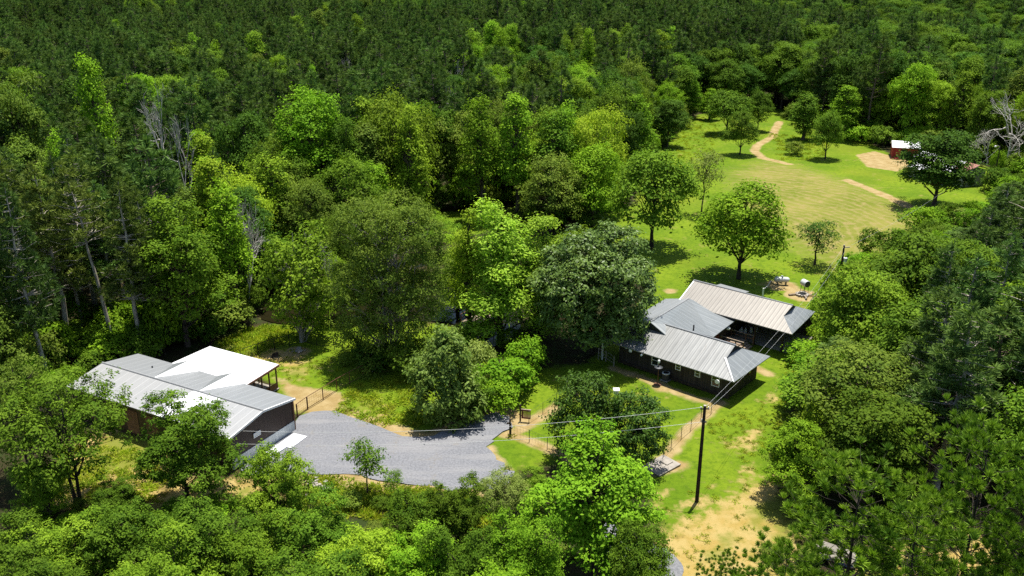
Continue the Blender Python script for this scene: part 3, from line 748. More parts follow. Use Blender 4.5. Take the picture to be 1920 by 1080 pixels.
MB().lathe([(.4, .12), (.43, .2), (.43, .78), (.4, .82)], (0, 0, 0), 20).build('casing', M['darkgrey'], ac)
m = MB().lathe([(.43, .82), (.43, .88), (.3, .9)], (0, 0, 0), 20); m.build('top_ring', M['paint'], ac)
MB().lathe([(.29, .9), (.29, .915), (.05, .93)], (0, 0, 0), 16).build('fan_grille', M['blackmetal'], ac)
fd = empty('bird_feeder', (*house_w(8.2, .66), 0), HA, 'thin bird feeder pole with round grey baffle standing on lawn before the house', 'bird feeder')
MB().bar((0, 0, 0), (0, 0, 2.55), .035).build('pole', M['wood'], fd)
MB().lathe([(.02, 2.18), (.42, 2.02), (.44, 2.0), (.03, 2.12)], (0, 0, 0), 18).build('baffle', M['darkgrey'], fd)
MB().lathe([(.02, 2.5), (.12, 2.52), (.13, 2.75), (.02, 2.9)], (0, 0, 0), 10).build('feeder', M['paint'], fd)
MB().lathe([(.42, .02), (.4, .06), (.1, .1)], (0, 0, 0), 18).build('baffle_shadow_disc', M['wood'], fd)  # brown disc modelled in place of the baffle's cast shadow
for i, (x, y, z) in enumerate(((8.0, -17.5, .07), (7.5, -17.6, .07), (7.1, -18.3, .07), (6.8, -18.9, .07))):
    j = empty('plastic_jug', (*house_w(x, y), z), 0, 'white plastic jug standing on the shaded carport floor', 'jug', 'white jugs in the carport')
    MB().lathe([(.16, 0), (.19, .05), (.19, .42), (.07, .6), (.06, .66)], (0, 0, 0), 12).build('jug_body', M['paint'], j)
    MB().lathe([(.075, .66), (.075, .72)], (0, 0, 0), 10).build('cap', M['blue'], j)
# ------------------------------------------------------------------ red shed and the long old barn beyond the field
zr = lambda x, y: (1560 + x / 4.908, 200 + y / 4.908)
a = G(*zr(548, 472)); b = G(*zr(650, 478))
ra = math.atan2(b[1] - a[1], b[0] - a[0])
rs = empty('red_shed', (a[0], a[1], 0), ra, 'small red board shed with bright white metal roof beside the sand patch', 'shed')
MB().box((0, 0, .1), (5.2, 4.5, 2.45)).build('wall', M['redwall'], rs)
MB().box((1.75, -.03, .1), (2.9, 0, 2.1)).build('door_opening', M['void'], rs)
MB().sheet([[(-.25, -.35, 2.45), (5.6, -.35, 2.45), (5.6, 2.3, 3.5), (-.25, 2.3, 3.5)], [(-.25, 2.3, 3.5), (5.6, 2.3, 3.5), (5.6, 4.9, 2.45), (-.25, 4.9, 2.45)]], .08).build('roof', M['white'], rs)
m = MB()
for k in range(3): m.box((-.6 + k * .55, -.9 - .15 * k, 0), (-.2 + k * .6, -.35, .16 + .05 * k))
lb = m.build('red_blocks', M['redwall']); lb.location = (a[0] + .2, a[1] - .4, 0); tag(lb, 'few low red blocks lying in front of the red shed', 'blocks')
p0 = G(*zr(700, 372), 4.2); p1 = G(*zr(1245, 508), 4.2)
d = (p1 - p0) / np.linalg.norm(p1 - p0); LA = np.linalg.norm(p1 - p0); ob_a = math.atan2(d[1], d[0])
ob = empty('old_barn', (p0[0], p0[1], 0), ob_a, 'long old grey barn with white metal roof and rusty end, behind the dark field tree', 'barn')
MB().box((4.5, -2.9, 0), (LA, 3.2, 2.9)).build('wall', M['greywall'], ob)
MB().sheet([[(4.2, 0, 4.2), (LA, 0, 4.2), (LA, -3.2, 2.9), (4.2, -3.2, 2.9)], [(4.2, 0, 4.2), (LA, 0, 4.2), (LA, 3.6, 2.7), (4.2, 3.6, 2.7)]], .09).build('roof', M['white'], ob)
MB().sheet([[(LA * .42, -3.1, 2.75), (LA + .5, -3.1, 2.75), (LA + .5, -6.2, 2.0), (LA * .42, -6.2, 2.0)]], .08).build('lean_to_roof', M['white'], ob)
MB().box((LA * .44, -5.9, 0), (LA + .3, -2.92, 2.0)).build('lean_to_wall', M['greywall'], ob)
MB().sheet([[(LA + .02, .1, 4.15), (LA + 3.0, .1, 4.15), (LA + 3.0, -3.4, 3.1), (LA + .02, -3.4, 3.1)], [(LA + .02, .1, 4.15), (LA + 3.0, .1, 4.15), (LA + 3.0, 2.6, 3.3), (LA + .02, 2.6, 3.3)]], .09).build('roof', M['rust'], ob)['label'] = 'rusty red end section of the roof'
MB().box((LA + .02, -3.1, 0), (LA + 2.7, 2.2, 3.05)).build('wall', M['greywall'], ob)
MB().box((LA + 2.7, -1.6, .2), (LA + 2.73, -.4, 2.2)).build('door', M['darkwood'], ob)
for y in (-3.2, 2.4): MB().box((LA + 2.9, y - .08, 0), (LA + 3.06, y + .08, 3.1)).build('post', M['darkwood'], ob)

# ------------------------------------------------------------------ fences
def fence(name, label, pts, hpost, rpost, mat, rails=(1.0,), rr=.03, thick_ends=False, mesh=0):
    P = [np.array([*G(u, v), 0.]) for u, v in pts]
    root = empty(name, tuple(P[0]), 0, label, 'fence'); o = P[0]
    for i, p in enumerate(P):
        q = p - o; r = rpost * (1.5 if thick_ends and i < 2 else 1)
        MB().bar(q + [0, 0, -.1], q + [0, 0, hpost], r, 8).build('post', mat, root)
    for z in rails:
        MB().path([p - o + [0, 0, hpost * z] for p in P], rr, 6).build('rail', mat, root)
    if mesh:
        m = MB()
        for k in range(1, mesh): m.path([p - o + [0, 0, hpost * (.04 + .94 * k / mesh)] for p in P], .006, 3)
        for i in range(len(P) - 1):
            n = int(np.linalg.norm(P[i + 1] - P[i]) / .3)
            for k in range(1, n):
                q = P[i] + (P[i + 1] - P[i]) * k / n - o; m.bar(q + [0, 0, .05], q + [0, 0, hpost * .97], .006, 3)
        m.build('wire_mesh', mat, root)
    return root
fence('pipe_fence', 'brown pipe fence with two rails running from the barn corner to the big oak', [(557.8, 781), (577, 767), (606, 749), (632, 732.5), (656, 719), (681, 706), (703, 694)], 1.35, .05, M['brownpipe'], (1.0, .07), .032, True, 5)
fence('yard_fence', 'black wire fence with single top rail curving round the grass behind the barn', [(452, 676), (484.6, 665), (515, 656), (543, 649), (566, 640), (594, 647), (627, 655), (655, 664)], 1.35, .042, M['blackmetal'], (1.0, .07), .024, False, 5)
fence('garden_fence', 'low wire fence with thin dark posts leading from the gate to the yard tree', [(991.7, 793), (1017.8, 775.8), (1043, 758), (1068, 741)], 1.25, .03, M['darkgrey'], (.98,), .008, False, 4)
fence('garden_fence', 'wire fence from the dark gate post down to the lower side of the yard tree', [(958.5, 816), (992.4, 828), (1026, 842), (1056, 855), (1085, 868)], 1.25, .03, M['darkgrey'], (.98,), .008, False, 4)
fence('garden_fence', 'wire fence on the bare strip between house corner and concrete slab', [(1351.7, 753), (1333, 776), (1314, 789), (1295, 808), (1277, 823), (1258, 843), (1243, 860)], 1.25, .03, M['darkgrey'], (.98,), .008, False, 4)
fence('paddock_fence', 'grey wooden rail fence to the right of the old grey barn', [zr(1315, 650), zr(1360, 665), zr(1400, 678), zr(1440, 690)], 1.1, .06, M['stone'], (.95, .5), .04)
fence('porch_fence', 'short pale rail fence at the left front corner of the house', [(1122, 672), (1136, 677), (1150.8, 687)], 1.2, .06, M['stone'], (.95, .6, .3), .03)
gp = G(958.3, 815.5)
g = empty('gate_post', (gp[0] - .1, gp[1] - .12, 0), 0, 'thick dark gate post with short arm at the corner of the gravel', 'post')
MB().bar((0, 0, 0), (0, 0, 1.75), .09, 10).build('post', M['darkwood'], g)
MB().box((-.3, -.05, 1.25), (0, .05, 1.35)).build('arm', M['darkwood'], g)
gp = G(975.5, 789)
g = empty('garden_gate', (gp[0], gp[1], 0), math.radians(-12), 'open maroon wooden gate hanging on a dark post by the gravel', 'gate')
MB().bar((0, 0, 0), (0, 0, 1.75), .08, 10).build('post', M['darkwood'], g)
m = MB().box((.12, -.03, .3), (1.0, .03, .42)).box((.12, -.03, 1.12), (1.0, .03, 1.24)).box((.12, -.035, .42), (.2, .035, 1.12)).box((.92, -.035, .42), (1.0, .035, 1.12))
for k in range(6): m.box((.2 + k * .12, -.02, .42), (.28 + k * .12, .02, 1.12))
m.build('leaf', M['maroon'], g)
MB().box((.1, -.07, 1.24), (1.05, .07, 1.3)).build('top_rail', M['deckwood'], g)

# ------------------------------------------------------------------ poles and wires
def upole(px, ty, label, r=.14):
    p = G(*px); h = height_at(p[0], p[1], ty)
    u = empty('utility_pole', (p[0], p[1], 0), 0, label, 'pole')
    MB().path([(0, 0, -.2), (0, 0, h * .5), (0, 0, h)], (r * 1.15, r, r * .8), 10).build('pole_shaft', M['pole'], u)
    MB().lathe([(r * .85, h), (r * .8, h + .05), (.02, h + .07)], (0, 0, 0), 10).build('pole_cap', M['stone'], u)
    return u, p, h
u1, P1, H1 = upole((1306.5, 939), 761, 'tall dark utility pole rising from sandy ground before the house')
for dz in (.25, 1.35):
    r = MB().box((-.35, -.04, H1 - dz - .06), (.35, .04, H1 - dz + .03)).build('bracket', M['darkwood'], u1) if dz < 1 else MB().box((-.2, -.2, H1 - dz - .05), (.2, -.1, H1 - dz + .05)).build('bracket', M['darkgrey'], u1)
    for sx in (-.3, .3) if dz < 1 else (-.15,): MB().lathe([(.03, 0), (.05, .04), (.03, .1), (.05, .14), (.02, .16)], (sx, 0, H1 - dz + .03), 8).build('insulator', M['paint'], r)
u2, P2, H2 = upole((1572, 540), 460, 'dark utility pole with white transformer at the edge of the mown field')
tb = MB().lathe([(.2, 0), (.28, .04), (.28, .8), (.2, .86), (.03, .9)], (.42, .1, H2 - 2.6), 14).build('transformer', M['tank'], u2)
MB().lathe([(.05, 0), (.07, .05), (.03, .22)], (.42, .1, H2 - 1.7), 8).build('bushing', M['darkgrey'], tb)
MB().box((.08, .02, H2 - 2.3), (.2, .16, H2 - 2.15)).build('bracket', M['darkgrey'], u2)
MB().box((-.1, -.1, H2 - .3), (.75, .0, H2 - .2)).build('arm', M['stone'], u2)
def wire(p, q, sag, label, r=.008, name='power_line'):
    p, q = np.array(p, float), np.array(q, float); t = np.linspace(0, 1, 24)[:, None]
    pts = p + (q - p) * t; pts[:, 2] -= sag * 4 * (t * (1 - t))[:, 0]
    o = MB().path(pts - p, r, 5).build(name, M['wire']); o.location = p
    tag(o, label, 'wire')
bx, by = barn_w(.15, 7.6)
wire((P1[0] - .2, P1[1], H1 - .12), (*barn_w(.1, 6.9), 3.25), .9, 'upper of two pale wires from the near pole to the barn', .014)
wire((P1[0] - .15, P1[1] - .15, H1 - 1.35), (*barn_w(.1, 7.7), 2.4), .9, 'lower of two pale wires from the near pole to the barn', .014)
wire((P1[0] + .1, P1[1] + .1, H1 - .1), (P2[0], P2[1], H2 - .15), 1.1, 'left of two thin wires crossing the house roof between the poles')
wire((P1[0] + .3, P1[1], H1 - .3), (P2[0] + .2, P2[1], H2 - .9), 1.5, 'right of two thin wires crossing the house roof between the poles')
lp = G(*zr(1488, 655))
l = empty('light_pole', (lp[0], lp[1], 0), 0, 'dark yard light pole standing near the bleached bare tree by the old barn', 'light pole')
MB().path([(0, 0, -.2), (.1, 0, 3.5), (.15, 0, 6.5)], (.13, .11, .08), 8).build('pole_shaft', M['pole'], l)
ar = MB().path([(.15, 0, 6.2), (-.3, 0, 6.6), (-.8, 0, 6.6)], .04).build('arm', M['stone'], l)
MB().lathe([(.03, 0), (.2, -.1), (.22, -.25), (.1, -.3)], (-.85, 0, 6.6), 10).build('lamp_head', M['paint'], ar)
wire((P2[0] + .3, P2[1], H2 - .3), (lp[0], lp[1], 6.2), 1.5, 'thin wire running from the field pole towards the old barn')

# ------------------------------------------------------------------ yard things
tp = G(1465, 533)
t_ = empty('propane_tank', (tp[0], tp[1], 0), math.radians(-8), 'white propane tank lying on legs in a bare patch under the field tree', 'propane tank'); t_.scale = (.82,) * 3
MB().lathe([(.02, -1.25), (.25, -1.2), (.4, -1.02), (.45, -.85), (.45, .85), (.4, 1.02), (.25, 1.2), (.02, 1.25)], (0, 0, .85), 18, 'x').build('tank_body', M['tank'], t_, True)
MB().lathe([(.18, 0), (.18, .2), (.12, .27), (.02, .28)], (0, 0, 1.27), 12).build('dome_lid', M['tank'], t_)
for x in (-.7, .7): MB().box((x - .08, -.35, 0), (x + .08, .35, .5)).build('leg', M['darkgrey'], t_)
dp = G(1508, 546)
dr = empty('barrel_stand', (dp[0], dp[1], 0), math.radians(20), 'pale round barrel with dark end raised on a stand behind the fire ring', 'barrel'); dr.scale = (.85,) * 3
MB().lathe([(.02, -.62), (.52, -.6), (.55, -.55), (.53, 0), (.55, .55), (.52, .6), (.02, .62)], (0, 0, 1.35), 20, 'y').build('barrel', M['tank'], dr, True)
MB().lathe([(.02, -.66), (.5, -.64), (.5, -.6)], (0, 0, 1.35), 20, 'y').build('barrel_lid', M['greendark'], dr)
for x in (-.42, .42):
    for y in (-.4, .4): MB().bar((x, y, 0), (x * .8, y, 1.0), .04).build('leg', M['darkgrey'], dr)
fp = G(1504, 553)
fr = empty('fire_ring', (fp[0], fp[1], 0), 0, 'round fire ring of pale stones and logs on a bare circle of dirt', 'fire pit')
m = MB(); rr = np.random.default_rng(3)
for k in range(13):
    an = k * .483; s = rr.uniform(.13, .2)
    m.box((-s, -s * .8, 0), (s, s * .8, s * 1.3), an, (.72 * math.cos(an), .72 * math.sin(an)))
m.build('stones', M['stone'], fr)
MB().lathe([(.55, .01), (.5, .06), (.05, .1)], (0, 0, 0), 14).build('ashes', M['blackmetal'], fr)
for k, (x, y, an) in enumerate(((-1.3, -.1, .3), (.1, -1.25, 1.4), (1.25, -.3, .2))): MB().bar((x - .6 * math.cos(an), y - .6 * math.sin(an), .13), (x + .6 * math.cos(an), y + .6 * math.sin(an), .13), .12, 8).build('log', M['deckwood'], fr)
sp = G(1430, 555)
s_ = empty('water_standpipe', (sp[0], sp[1], 0), math.radians(35), 'white standpipe post with a long pale pipe leading to the propane tank', 'pipe')
MB().box((-.08, -.08, 0), (.08, .08, 1.1)).build('post', M['paint'], s_)
MB().path([(0, 0, .95), (2, .9, .75), (4.2, 2.2, .6)], .03).build('pipe', M['paint'], s_)
for px, lab, mt, s in (((518, 667), 'small dark charred stump on a bare spot behind the barn', 'darkwood', .8), ((560.5, 657.5), 'pale cut tree stump with chips in the grass behind the barn', 'stone', 1.1)):
    p = G(*px); st = empty('tree_stump', (p[0], p[1], 0), 0, lab, 'stump')
    MB().lathe([(.42 * s, 0), (.3 * s, .12), (.27 * s, .36), (.22 * s, .4), (.02, .41)], (0, 0, 0), 12).build('stump', M[mt], st)
    m = MB(); rr = np.random.default_rng(int(px[0]))
    for k in range(9):
        x, y = rr.normal(size=2) * .5 * s; m.box((-.12, -.05, 0), (.12, .05, .07), rr.uniform(0, 3), (x, y))
    m.build('chips', M[mt], st)
cs = G(1240, 874)
c_ = empty('concrete_slab', (cs[0], cs[1], 0), math.radians(42), 'flat pale concrete slab at the foot of the dark yard tree', 'slab')
MB().prism([(-1.5, -1.0), (1.4, -1.05), (1.5, 1.0), (-1.4, 1.05)], 0, .12).build('slab', M['concrete'], c_)
MB().box((.3, -.4, .12), (1.1, .4, .2)).build('hatch', M['concrete'], c_)
# boardwalk over the pond
def boardwalk(pa, pb, z, wd, label):
    a, b = np.array(G(*pa, z)), np.array(G(*pb, z)); L = np.linalg.norm(b - a)
    r = empty('boardwalk', (a[0], a[1], 0), math.atan2(b[1] - a[1], b[0] - a[0]), label, 'boardwalk')
    MB().box((0, -wd / 2, z - .1), (L, wd / 2, z)).build('deck_floor', M['deckwood'], r)
    for y in (-wd / 2, wd / 2):
        f = MB().box((0, y - .04, z + .85), (L, y + .04, z + .95)).build('railing', M['wood'], r)
        MB().box((0, y - .03, z + .42), (L, y + .03, z + .5)).build('rail', M['wood'], f)
        for k in range(int(L / 1.3) + 1): MB().box((k * 1.3 - .05, y - .05, 0), (k * 1.3 + .05, y + .05, z + .9)).build('post', M['wood'], f)
boardwalk((878, 606), (935, 577), .9, 2.2, 'wooden boardwalk with railings glimpsed between the feathery trees over the pond')
boardwalk((893, 628), (925, 612), .5, 1.0, 'narrow lower wooden walkway beside the grey pond bank')
boardwalk((985, 607), (1040, 590), .9, 1.6, 'wooden walkway with posts beside the big dark glossy tree')
tpp = G(1565, 1052)
tq = empty('covered_trailer', (tpp[0], tpp[1], 0), math.radians(-35), 'small trailer under a blue and white cover, glimpsed through the lower right pine', 'trailer')
MB().prism([(-1.5, -.8), (1.5, -.8), (1.5, .8), (-1.5, .8)], .45, .75).build('body', M['blue'], tq)
MB().sheet([[(-1.5, -.82, .8), (1.5, -.82, .8), (1.4, 0, 1.35), (-1.4, 0, 1.35)], [(-1.5, .82, .8), (1.5, .82, .8), (1.4, 0, 1.35), (-1.4, 0, 1.35)]], .05).build('cover', M['concrete'], tq)
for y in (-.9, .78): MB().lathe([(.1, 0), (.3, .01), (.32, .06), (.3, .12), (.1, .13)], (0, y, .32), 16, 'y').build('wheel', M['blackmetal'], tq)
bh = G(1152, 800)
b_ = empty('bird_house', (bh[0], bh[1], 0), 0, 'small white bird house on a pole showing in the dark yard tree', 'bird house')
hb = max(2.5, height_at(bh[0], bh[1], 737))
MB().bar((0, 0, 0), (0, 0, hb), .04).build('pole', M['wood'], b_)
MB().box((-.22, -.22, hb), (.22, .22, hb + .35)).build('box', M['paint'], b_)
MB().sheet([[(-.3, -.3, hb + .38), (.3, -.3, hb + .38), (.3, 0, hb + .58), (-.3, 0, hb + .58)], [(-.3, .3, hb + .38), (.3, .3, hb + .38), (.3, 0, hb + .58), (-.3, 0, hb + .58)]], .03).build('roof', M['paint'], b_)
# ------------------------------------------------------------------ trees
dome = lambda t: np.sqrt(np.clip(1 - (t * 1.0) ** 2.4, .02, 1))
spire = lambda t: np.clip(1.15 - t * 1.02, .12, 1)
egg = lambda t: np.clip(1.1 - .75 * t ** 1.4, .2, 1)
PROTO = {}
def proto(key, fn, *a, **k):
    PROTO.setdefault(key, []).append((fn, a, k))
# middle-distance broadleaf trees
for s in range(4): proto('oak', lobed, 'oak', 10 + s, 17, 5.2, .04, 36, .34, 22, 34, .38, .23, .72, M['oak'], M['bark'], box=.5, rag=.6)
for s in range(4): proto('gum', lobed, 'gum', 30 + s, 21, 4.0, .03, 38, .36, 22, 32, .36, .23, .76, M['bright'], M['bark'], zl=1.7, prof=spire, rag=.58)
for s in range(3): proto('bigleaf', lobed, 'bigleaf', 40 + s, 21, 6.0, .02, 60, .27, 22, 34, .36, .21, .72, M['bright'], M['bark'], zl=1.25, prof=lambda t: np.clip(1.1 - .62 * t ** 1.6, .2, 1), rag=.5, box=.35)
for s in range(3): proto('round', lobed, 'round', 50 + s, 14, 5.6, .06, 36, .38, 24, 32, .34, .2, .7, M['olive'], M['bark'], up=.6, box=.4)
for s in range(3): proto('field', lobed, 'field_oak', 70 + s, 11, 4.6, .07, 30, .36, 24, 34, .32, .19, .64, M['oaklight'], M['barkdark'], prof=egg, nbr=4)
for s in range(2): proto('loose', lobed, 'loose', 85 + s, 9, 3.4, .25, 15, .36, 12, 14, .32, .2, .62, M['olive'], M['bark'], nbr=6)
for s in range(4): proto('pine', conifer, 'pine', 100 + s, 22, 3.0, .42, 12, 6, 3, 30, .95, .15, M['pine'], M['barkpine'], prof=lambda t: np.sqrt(np.clip(1 - t ** 1.7, .02, 1)), rise=.4)
for s in range(2): proto('tallpine', conifer, 'tall_pine', 120 + s, 24, 4.0, .35, 18, 9, 5, 22, .75, .12, M['pinebrown'], M['barkpale'], spread=.5)
for s in range(3): proto('cypress', lobed, 'cypress', 130 + s, 16, 3.6, -.12, 64, .24, 18, 26, .3, .12, .6, M['cypress'], M['barkdark'], zl=1.0, prof=lambda t: np.clip(1.12 - .88 * t ** 1.15, .12, 1), rag=.5, nbr=2, droop=.5, inner=.3, box=.5)
proto('bald', lobed, 'bald_cypress', 140, 16, 2.3, -.05, 46, .24, 13, 20, .28, .11, .5, M['yellow'], M['barkdark'], zl=.9, prof=lambda t: np.clip(1.12 - .75 * t ** 1.3, .15, 1), rag=.45, nbr=1, droop=.5, box=.5)
proto('leanpine', conifer, 'leaning_pine', 128, 26, 4.4, .6, 13, 7, 4, 24, .75, .11, M['pinebrown'], M['barkpale'], spread=.5, lean=-.13, trunk_r=.3)
proto('magnolia', lobed, 'magnolia', 150, 18, 8.4, .02, 70, .27, 36, 30, .46, .22, .6, M['magnolia'], M['barkdark'], prof=lambda t: .74 + .75 * t - .6 * t * t, up=.5, inner=.1, box=.45)
proto('willowoak', lobed, 'willow_oak', 160, 21, 7.8, -.14, 74, .27, 32, 34, .33, .16, .62, M['olive'], M['barkpale'], nbr=3, up=.5, multi=3, inner=.22, trunk_r=.3, box=.75)
proto('weep', lobed, 'weeping_bush', 170, 9.5, 4.4, -.28, 38, .34, 44, 30, .38, .18, .42, M['weep'], M['bark'], prof=lambda t: np.clip(1.2 - .95 * t, .16, 1.1), droop=.7, box=.6, rag=.4, zl=1.5, sprig=.25)
proto('holly', lobed, 'dense_tree', 180, 9, 4.3, -.16, 28, .36, 34, 26, .28, .16, .42, M['holly'], M['barkdark'], prof=egg)
proto('holly', lobed, 'dense_tree', 181, 9, 4.3, -.16, 28, .36, 34, 26, .28, .16, .42, M['holly'], M['barkdark'], prof=egg)
for s in range(3): proto('shrub', lobed, 'shrub', 190 + s, 3.4, 2.3, .02, 14, .45, 16, 18, .3, .18, .42, M['bright'], M['bark'], trunk_r=.05)
proto('vine', lobed, 'vine_tree', 200, 15, 4.4, -.2, 28, .36, 18, 22, .4, .25, .62, M['oaklight'], M['barkpale'], prof=lambda t: .6 + .45 * np.sin(t * 2.6), nbr=4, box=.5, rag=.6)
# near trees, smaller leaves
for s in range(4): proto('near', lobed, 'near_oak', 210 + s, 11, 4.4, .05, 44, .27, 21, 48, .25, .13, .4, M['oak'], M['barkdark'], nbr=5, box=.3, rag=.4, zl=1.1, inner=.35, sprig=.22)
for s in range(2): proto('nearup', lobed, 'near_upright', 220 + s, 12, 4.2, .04, 50, .26, 20, 46, .26, .13, .4, M['bright'], M['barkdark'], zl=1.3, prof=lambda t: np.clip(1.15 - .8 * t ** 1.4, .2, 1), nbr=4, box=.4, rag=.45, inner=.35)
for s in range(2): proto('nearloose', lobed, 'near_loose', 230 + s, 11, 4.6, .16, 30, .3, 17, 40, .24, .12, .42, M['oak'], M['barkdark'], nbr=7, multi=2)
for s in range(2): proto('nearpine', conifer, 'near_pine', 240 + s, 12, 5.0, .08, 15, 9, 5, 60, .55, .06, M['pinenear'], M['barkdark'], prof=lambda t: np.sqrt(np.clip(1 - t ** 2.2, .03, 1)), rise=.5, spread=.4, up=.95, trunk_r=.15)
proto('sapling', lobed, 'sapling', 250, 5.5, 1.6, .25, 13, .36, 12, 14, .22, .11, .34, M['oak'], M['bark'], nbr=5, trunk_r=.07)
for s in range(3): proto('bare', bare, 'bare_tree', 260 + s, 14, 5, M['barkgrey'], 5, .26)
CACHE = {}
def get(key, i, mat=None):
    i = i % len(PROTO[key])
    if (key, i) not in CACHE:
        fn, a, k = PROTO[key][i]; CACHE[key, i] = fn(*a, **k)
    crown, trunk, H, R = CACHE[key, i]
    if mat is not None and crown is not None and crown.materials[0] is not M[mat]:
        if (key, i, mat) not in CACHE:
            c = crown.copy(); c.materials.clear(); c.materials.append(M[mat]); CACHE[key, i, mat] = c
        crown = CACHE[key, i, mat]
    return crown, trunk, H, R
rngT = np.random.default_rng(77)
PLACED = []
def plant(key, i, x, y, z, h, r, label, cat='tree', group=None, mat=None, name=None, rot=None):
    crown, trunk, H, R = get(key, i, mat)
    t = empty(name or {'pine': 'pine_tree', 'tallpine': 'pine_tree', 'leanpine': 'pine_tree', 'nearpine': 'pine_tree', 'cypress': 'cypress_tree', 'bald': 'cypress_tree', 'shrub': 'shrub', 'sapling': 'sapling',
                       'bare': 'bare_tree', 'magnolia': 'glossy_tree', 'weep': 'weeping_bush'}.get(key, 'broadleaf_tree'), (x, y, z), rngT.uniform(0, 6.28) if rot is None else rot, label, cat, group)
    t.scale = (r / R, r / R, h / H)
    if crown is not None: link('crown', crown, t)
    link('trunk' if crown is not None else 'limbs', trunk, t)
    PLACED.append((x, y, r))
    return t
VAR = {}; ROT = 3.4
def T(key, bx, by, ty, wpx, label, mat=None, cat='tree', group=None, rot=None, lift=0):
    x, y = G(bx, by); h = max(1.0, height_at(x, y, ty)); r = wpx / FPX * depth(x, y, h * .6) / 2
    VAR[key] = VAR.get(key, -1) + 1
    return plant(key, VAR[key], x, y, 0, h, r, label, cat, group, mat, rot=rot)

# --- the big trees round the pond
T('shrub', 868, 655, 612, 60, 'small leafy bush at the near end of the pond boardwalk', 'oaklight', 'shrub')
T('shrub', 955, 652, 612, 62, 'small leafy bush between the feathery tree and the glossy tree', 'oak', 'shrub')
T('willowoak', 735, 672, 352, 212, 'huge olive spreading tree with pale inner branches left of the feathery cypresses')
T('bald', 880, 628, 388, 84, 'slim yellow-green cypress with straight dark trunk beside the big spreading tree')
T('cypress', 940, 634, 368, 165, 'tall light green feathery cypress in the middle of the pond group')
T('cypress', 1014, 622, 398, 125, 'shorter feathery green cypress between its tall neighbour and the dark glossy tree')
T('cypress', 858, 590, 430, 80, 'half hidden pale feathery tree behind the slim yellow-green cypress', 'yellow')
T('magnolia', 1110, 664, 416, 228, 'big round dark glossy tree touching the left end of the house roof')
T('weep', 833, 785, 606, 150, 'silvery green weeping bush at the upper edge of the gravel')
T('shrub', 705, 690, 640, 90, 'dark leafy bush at the left foot of the huge olive tree', 'oakdark', 'shrub')
T('shrub', 775, 705, 635, 100, 'dark leafy bush at the right foot of the huge olive tree', 'oak', 'shrub')
T('shrub', 895, 712, 632, 76, 'grey-green fine bush behind the weeping bush', 'grey', 'shrub')
T('shrub', 985, 705, 626, 78, 'bright green bush in front of the dark glossy tree', None, 'shrub')
T('shrub', 940, 745, 672, 120, 'low bright green mound of bushes between weeping bush and lawn', None, 'shrub')
T('shrub', 928, 772, 712, 90, 'bright low bush, lowest of the hedge beside the lawn', 'bright', 'shrub')
T('shrub', 965, 728, 678, 85, 'bright low bush, middle of the hedge beside the lawn', 'bright', 'shrub')
T('shrub', 890, 772, 705, 80, 'low green bush tucked at the right side of the weeping bush', 'oak', 'shrub')
T('shrub', 1003, 690, 640, 60, 'small leafy bush at the shaded foot of the glossy tree', 'oak', 'shrub')
T('holly', 1100, 858, 690, 140, 'dense dark yard tree, left and taller of the pair before the house')
T('holly', 1188, 882, 728, 122, 'dense dark yard tree, lower right one of the pair beside the concrete slab')
T('vine', 566, 640, 412, 140, 'vine covered pale-limbed tree standing by the bend of the black fence')
T('bigleaf', 352, 648, 360, 185, 'large bright green tree behind the barn, its trunk meeting bare dirt', 'oaklight')
T('gum', 420, 560, 288, 100, 'yellow-green spiry tree rising behind the large bright tree near the barn', 'yellow')
T('gum', 445, 600, 330, 90, 'leafy bright tree squeezed between two dead branch tangles left of the pond', 'bright')
T('bare', 470, 590, 370, 120, 'dead pale branching tree between the bright trees left of the pond', None)
T('bare', 350, 470, 150, 150, 'dead white branched tree poking up in the dark wood at upper left')
T('bare', 320, 560, 335, 90, 'bare pale branched tree behind the big leafy tree near the barn')
T('bare', 60, 690, 420, 120, 'bare grey multi-stemmed tree at the left edge beside dark pines')
T('round', 640, 560, 385, 100, 'leafy tree half hidden behind the huge olive spreading tree', 'oak')
T('bare', 600, 610, 440, 90, 'thin bare twiggy tree between the vine tree and the spreading tree')
for bx, by, ty, wp, mt, lab in ((690, 500, 395, 110, 'oak', 'rounded tree on the far pond bank behind the spreading tree'), (820, 480, 400, 90, 'oaklight', 'light rounded tree on the far pond bank beside the grass gap'), (525, 545, 440, 90, 'oak', 'low leafy tree at the left end of the pond'),
        (640, 600, 470, 80, 'oaklight', 'leafy tree on the near pond bank between vine tree and spreading tree'), (1070, 560, 420, 110, 'oaklight', 'light green tree behind the dark glossy tree')):
    T('round', bx, by, ty, wp, lab, mt)
# --- wood edge behind the pond
T('bigleaf', 600, 440, 158, 150, 'tall bright broadleaf tree in the wood edge above the vine tree', 'bright')
T('bigleaf', 655, 450, 215, 110, 'vine hung green tree next to the tall bright tree behind the pond', 'oak')
T('round', 745, 420, 160, 165, 'pale dome-topped tree in the wood edge behind the spreading tree', 'oaklight')
T('gum', 775, 440, 190, 80, 'narrow bright yellow-green tree in front of the pale dome-topped tree', 'yellow')
T('gum', 900, 415, 172, 85, 'spiry bright tree, leftmost of three above the round bushy tree', 'bright')
T('gum', 968, 410, 170, 85, 'spiry bright tree, middle of three above the round bushy tree', 'bright')
T('gum', 1058, 400, 184, 70, 'spiry bright tree, rightmost of three above the round bushy tree', 'bright')
T('gum', 1190, 310, 175, 75, 'tall bright tree at the wood edge left of the far lawn', 'bright')
T('oak', 1135, 330, 170, 70, 'mid green tree among pines left of the far lawn')
T('oak', 1250, 275, 185, 70, 'dark bushy tree at the corner of the far lawn', 'oakdark')
T('bigleaf', 520, 470, 255, 110, 'leafy green tree in the shade left of the tall bright wood edge tree', 'oak')
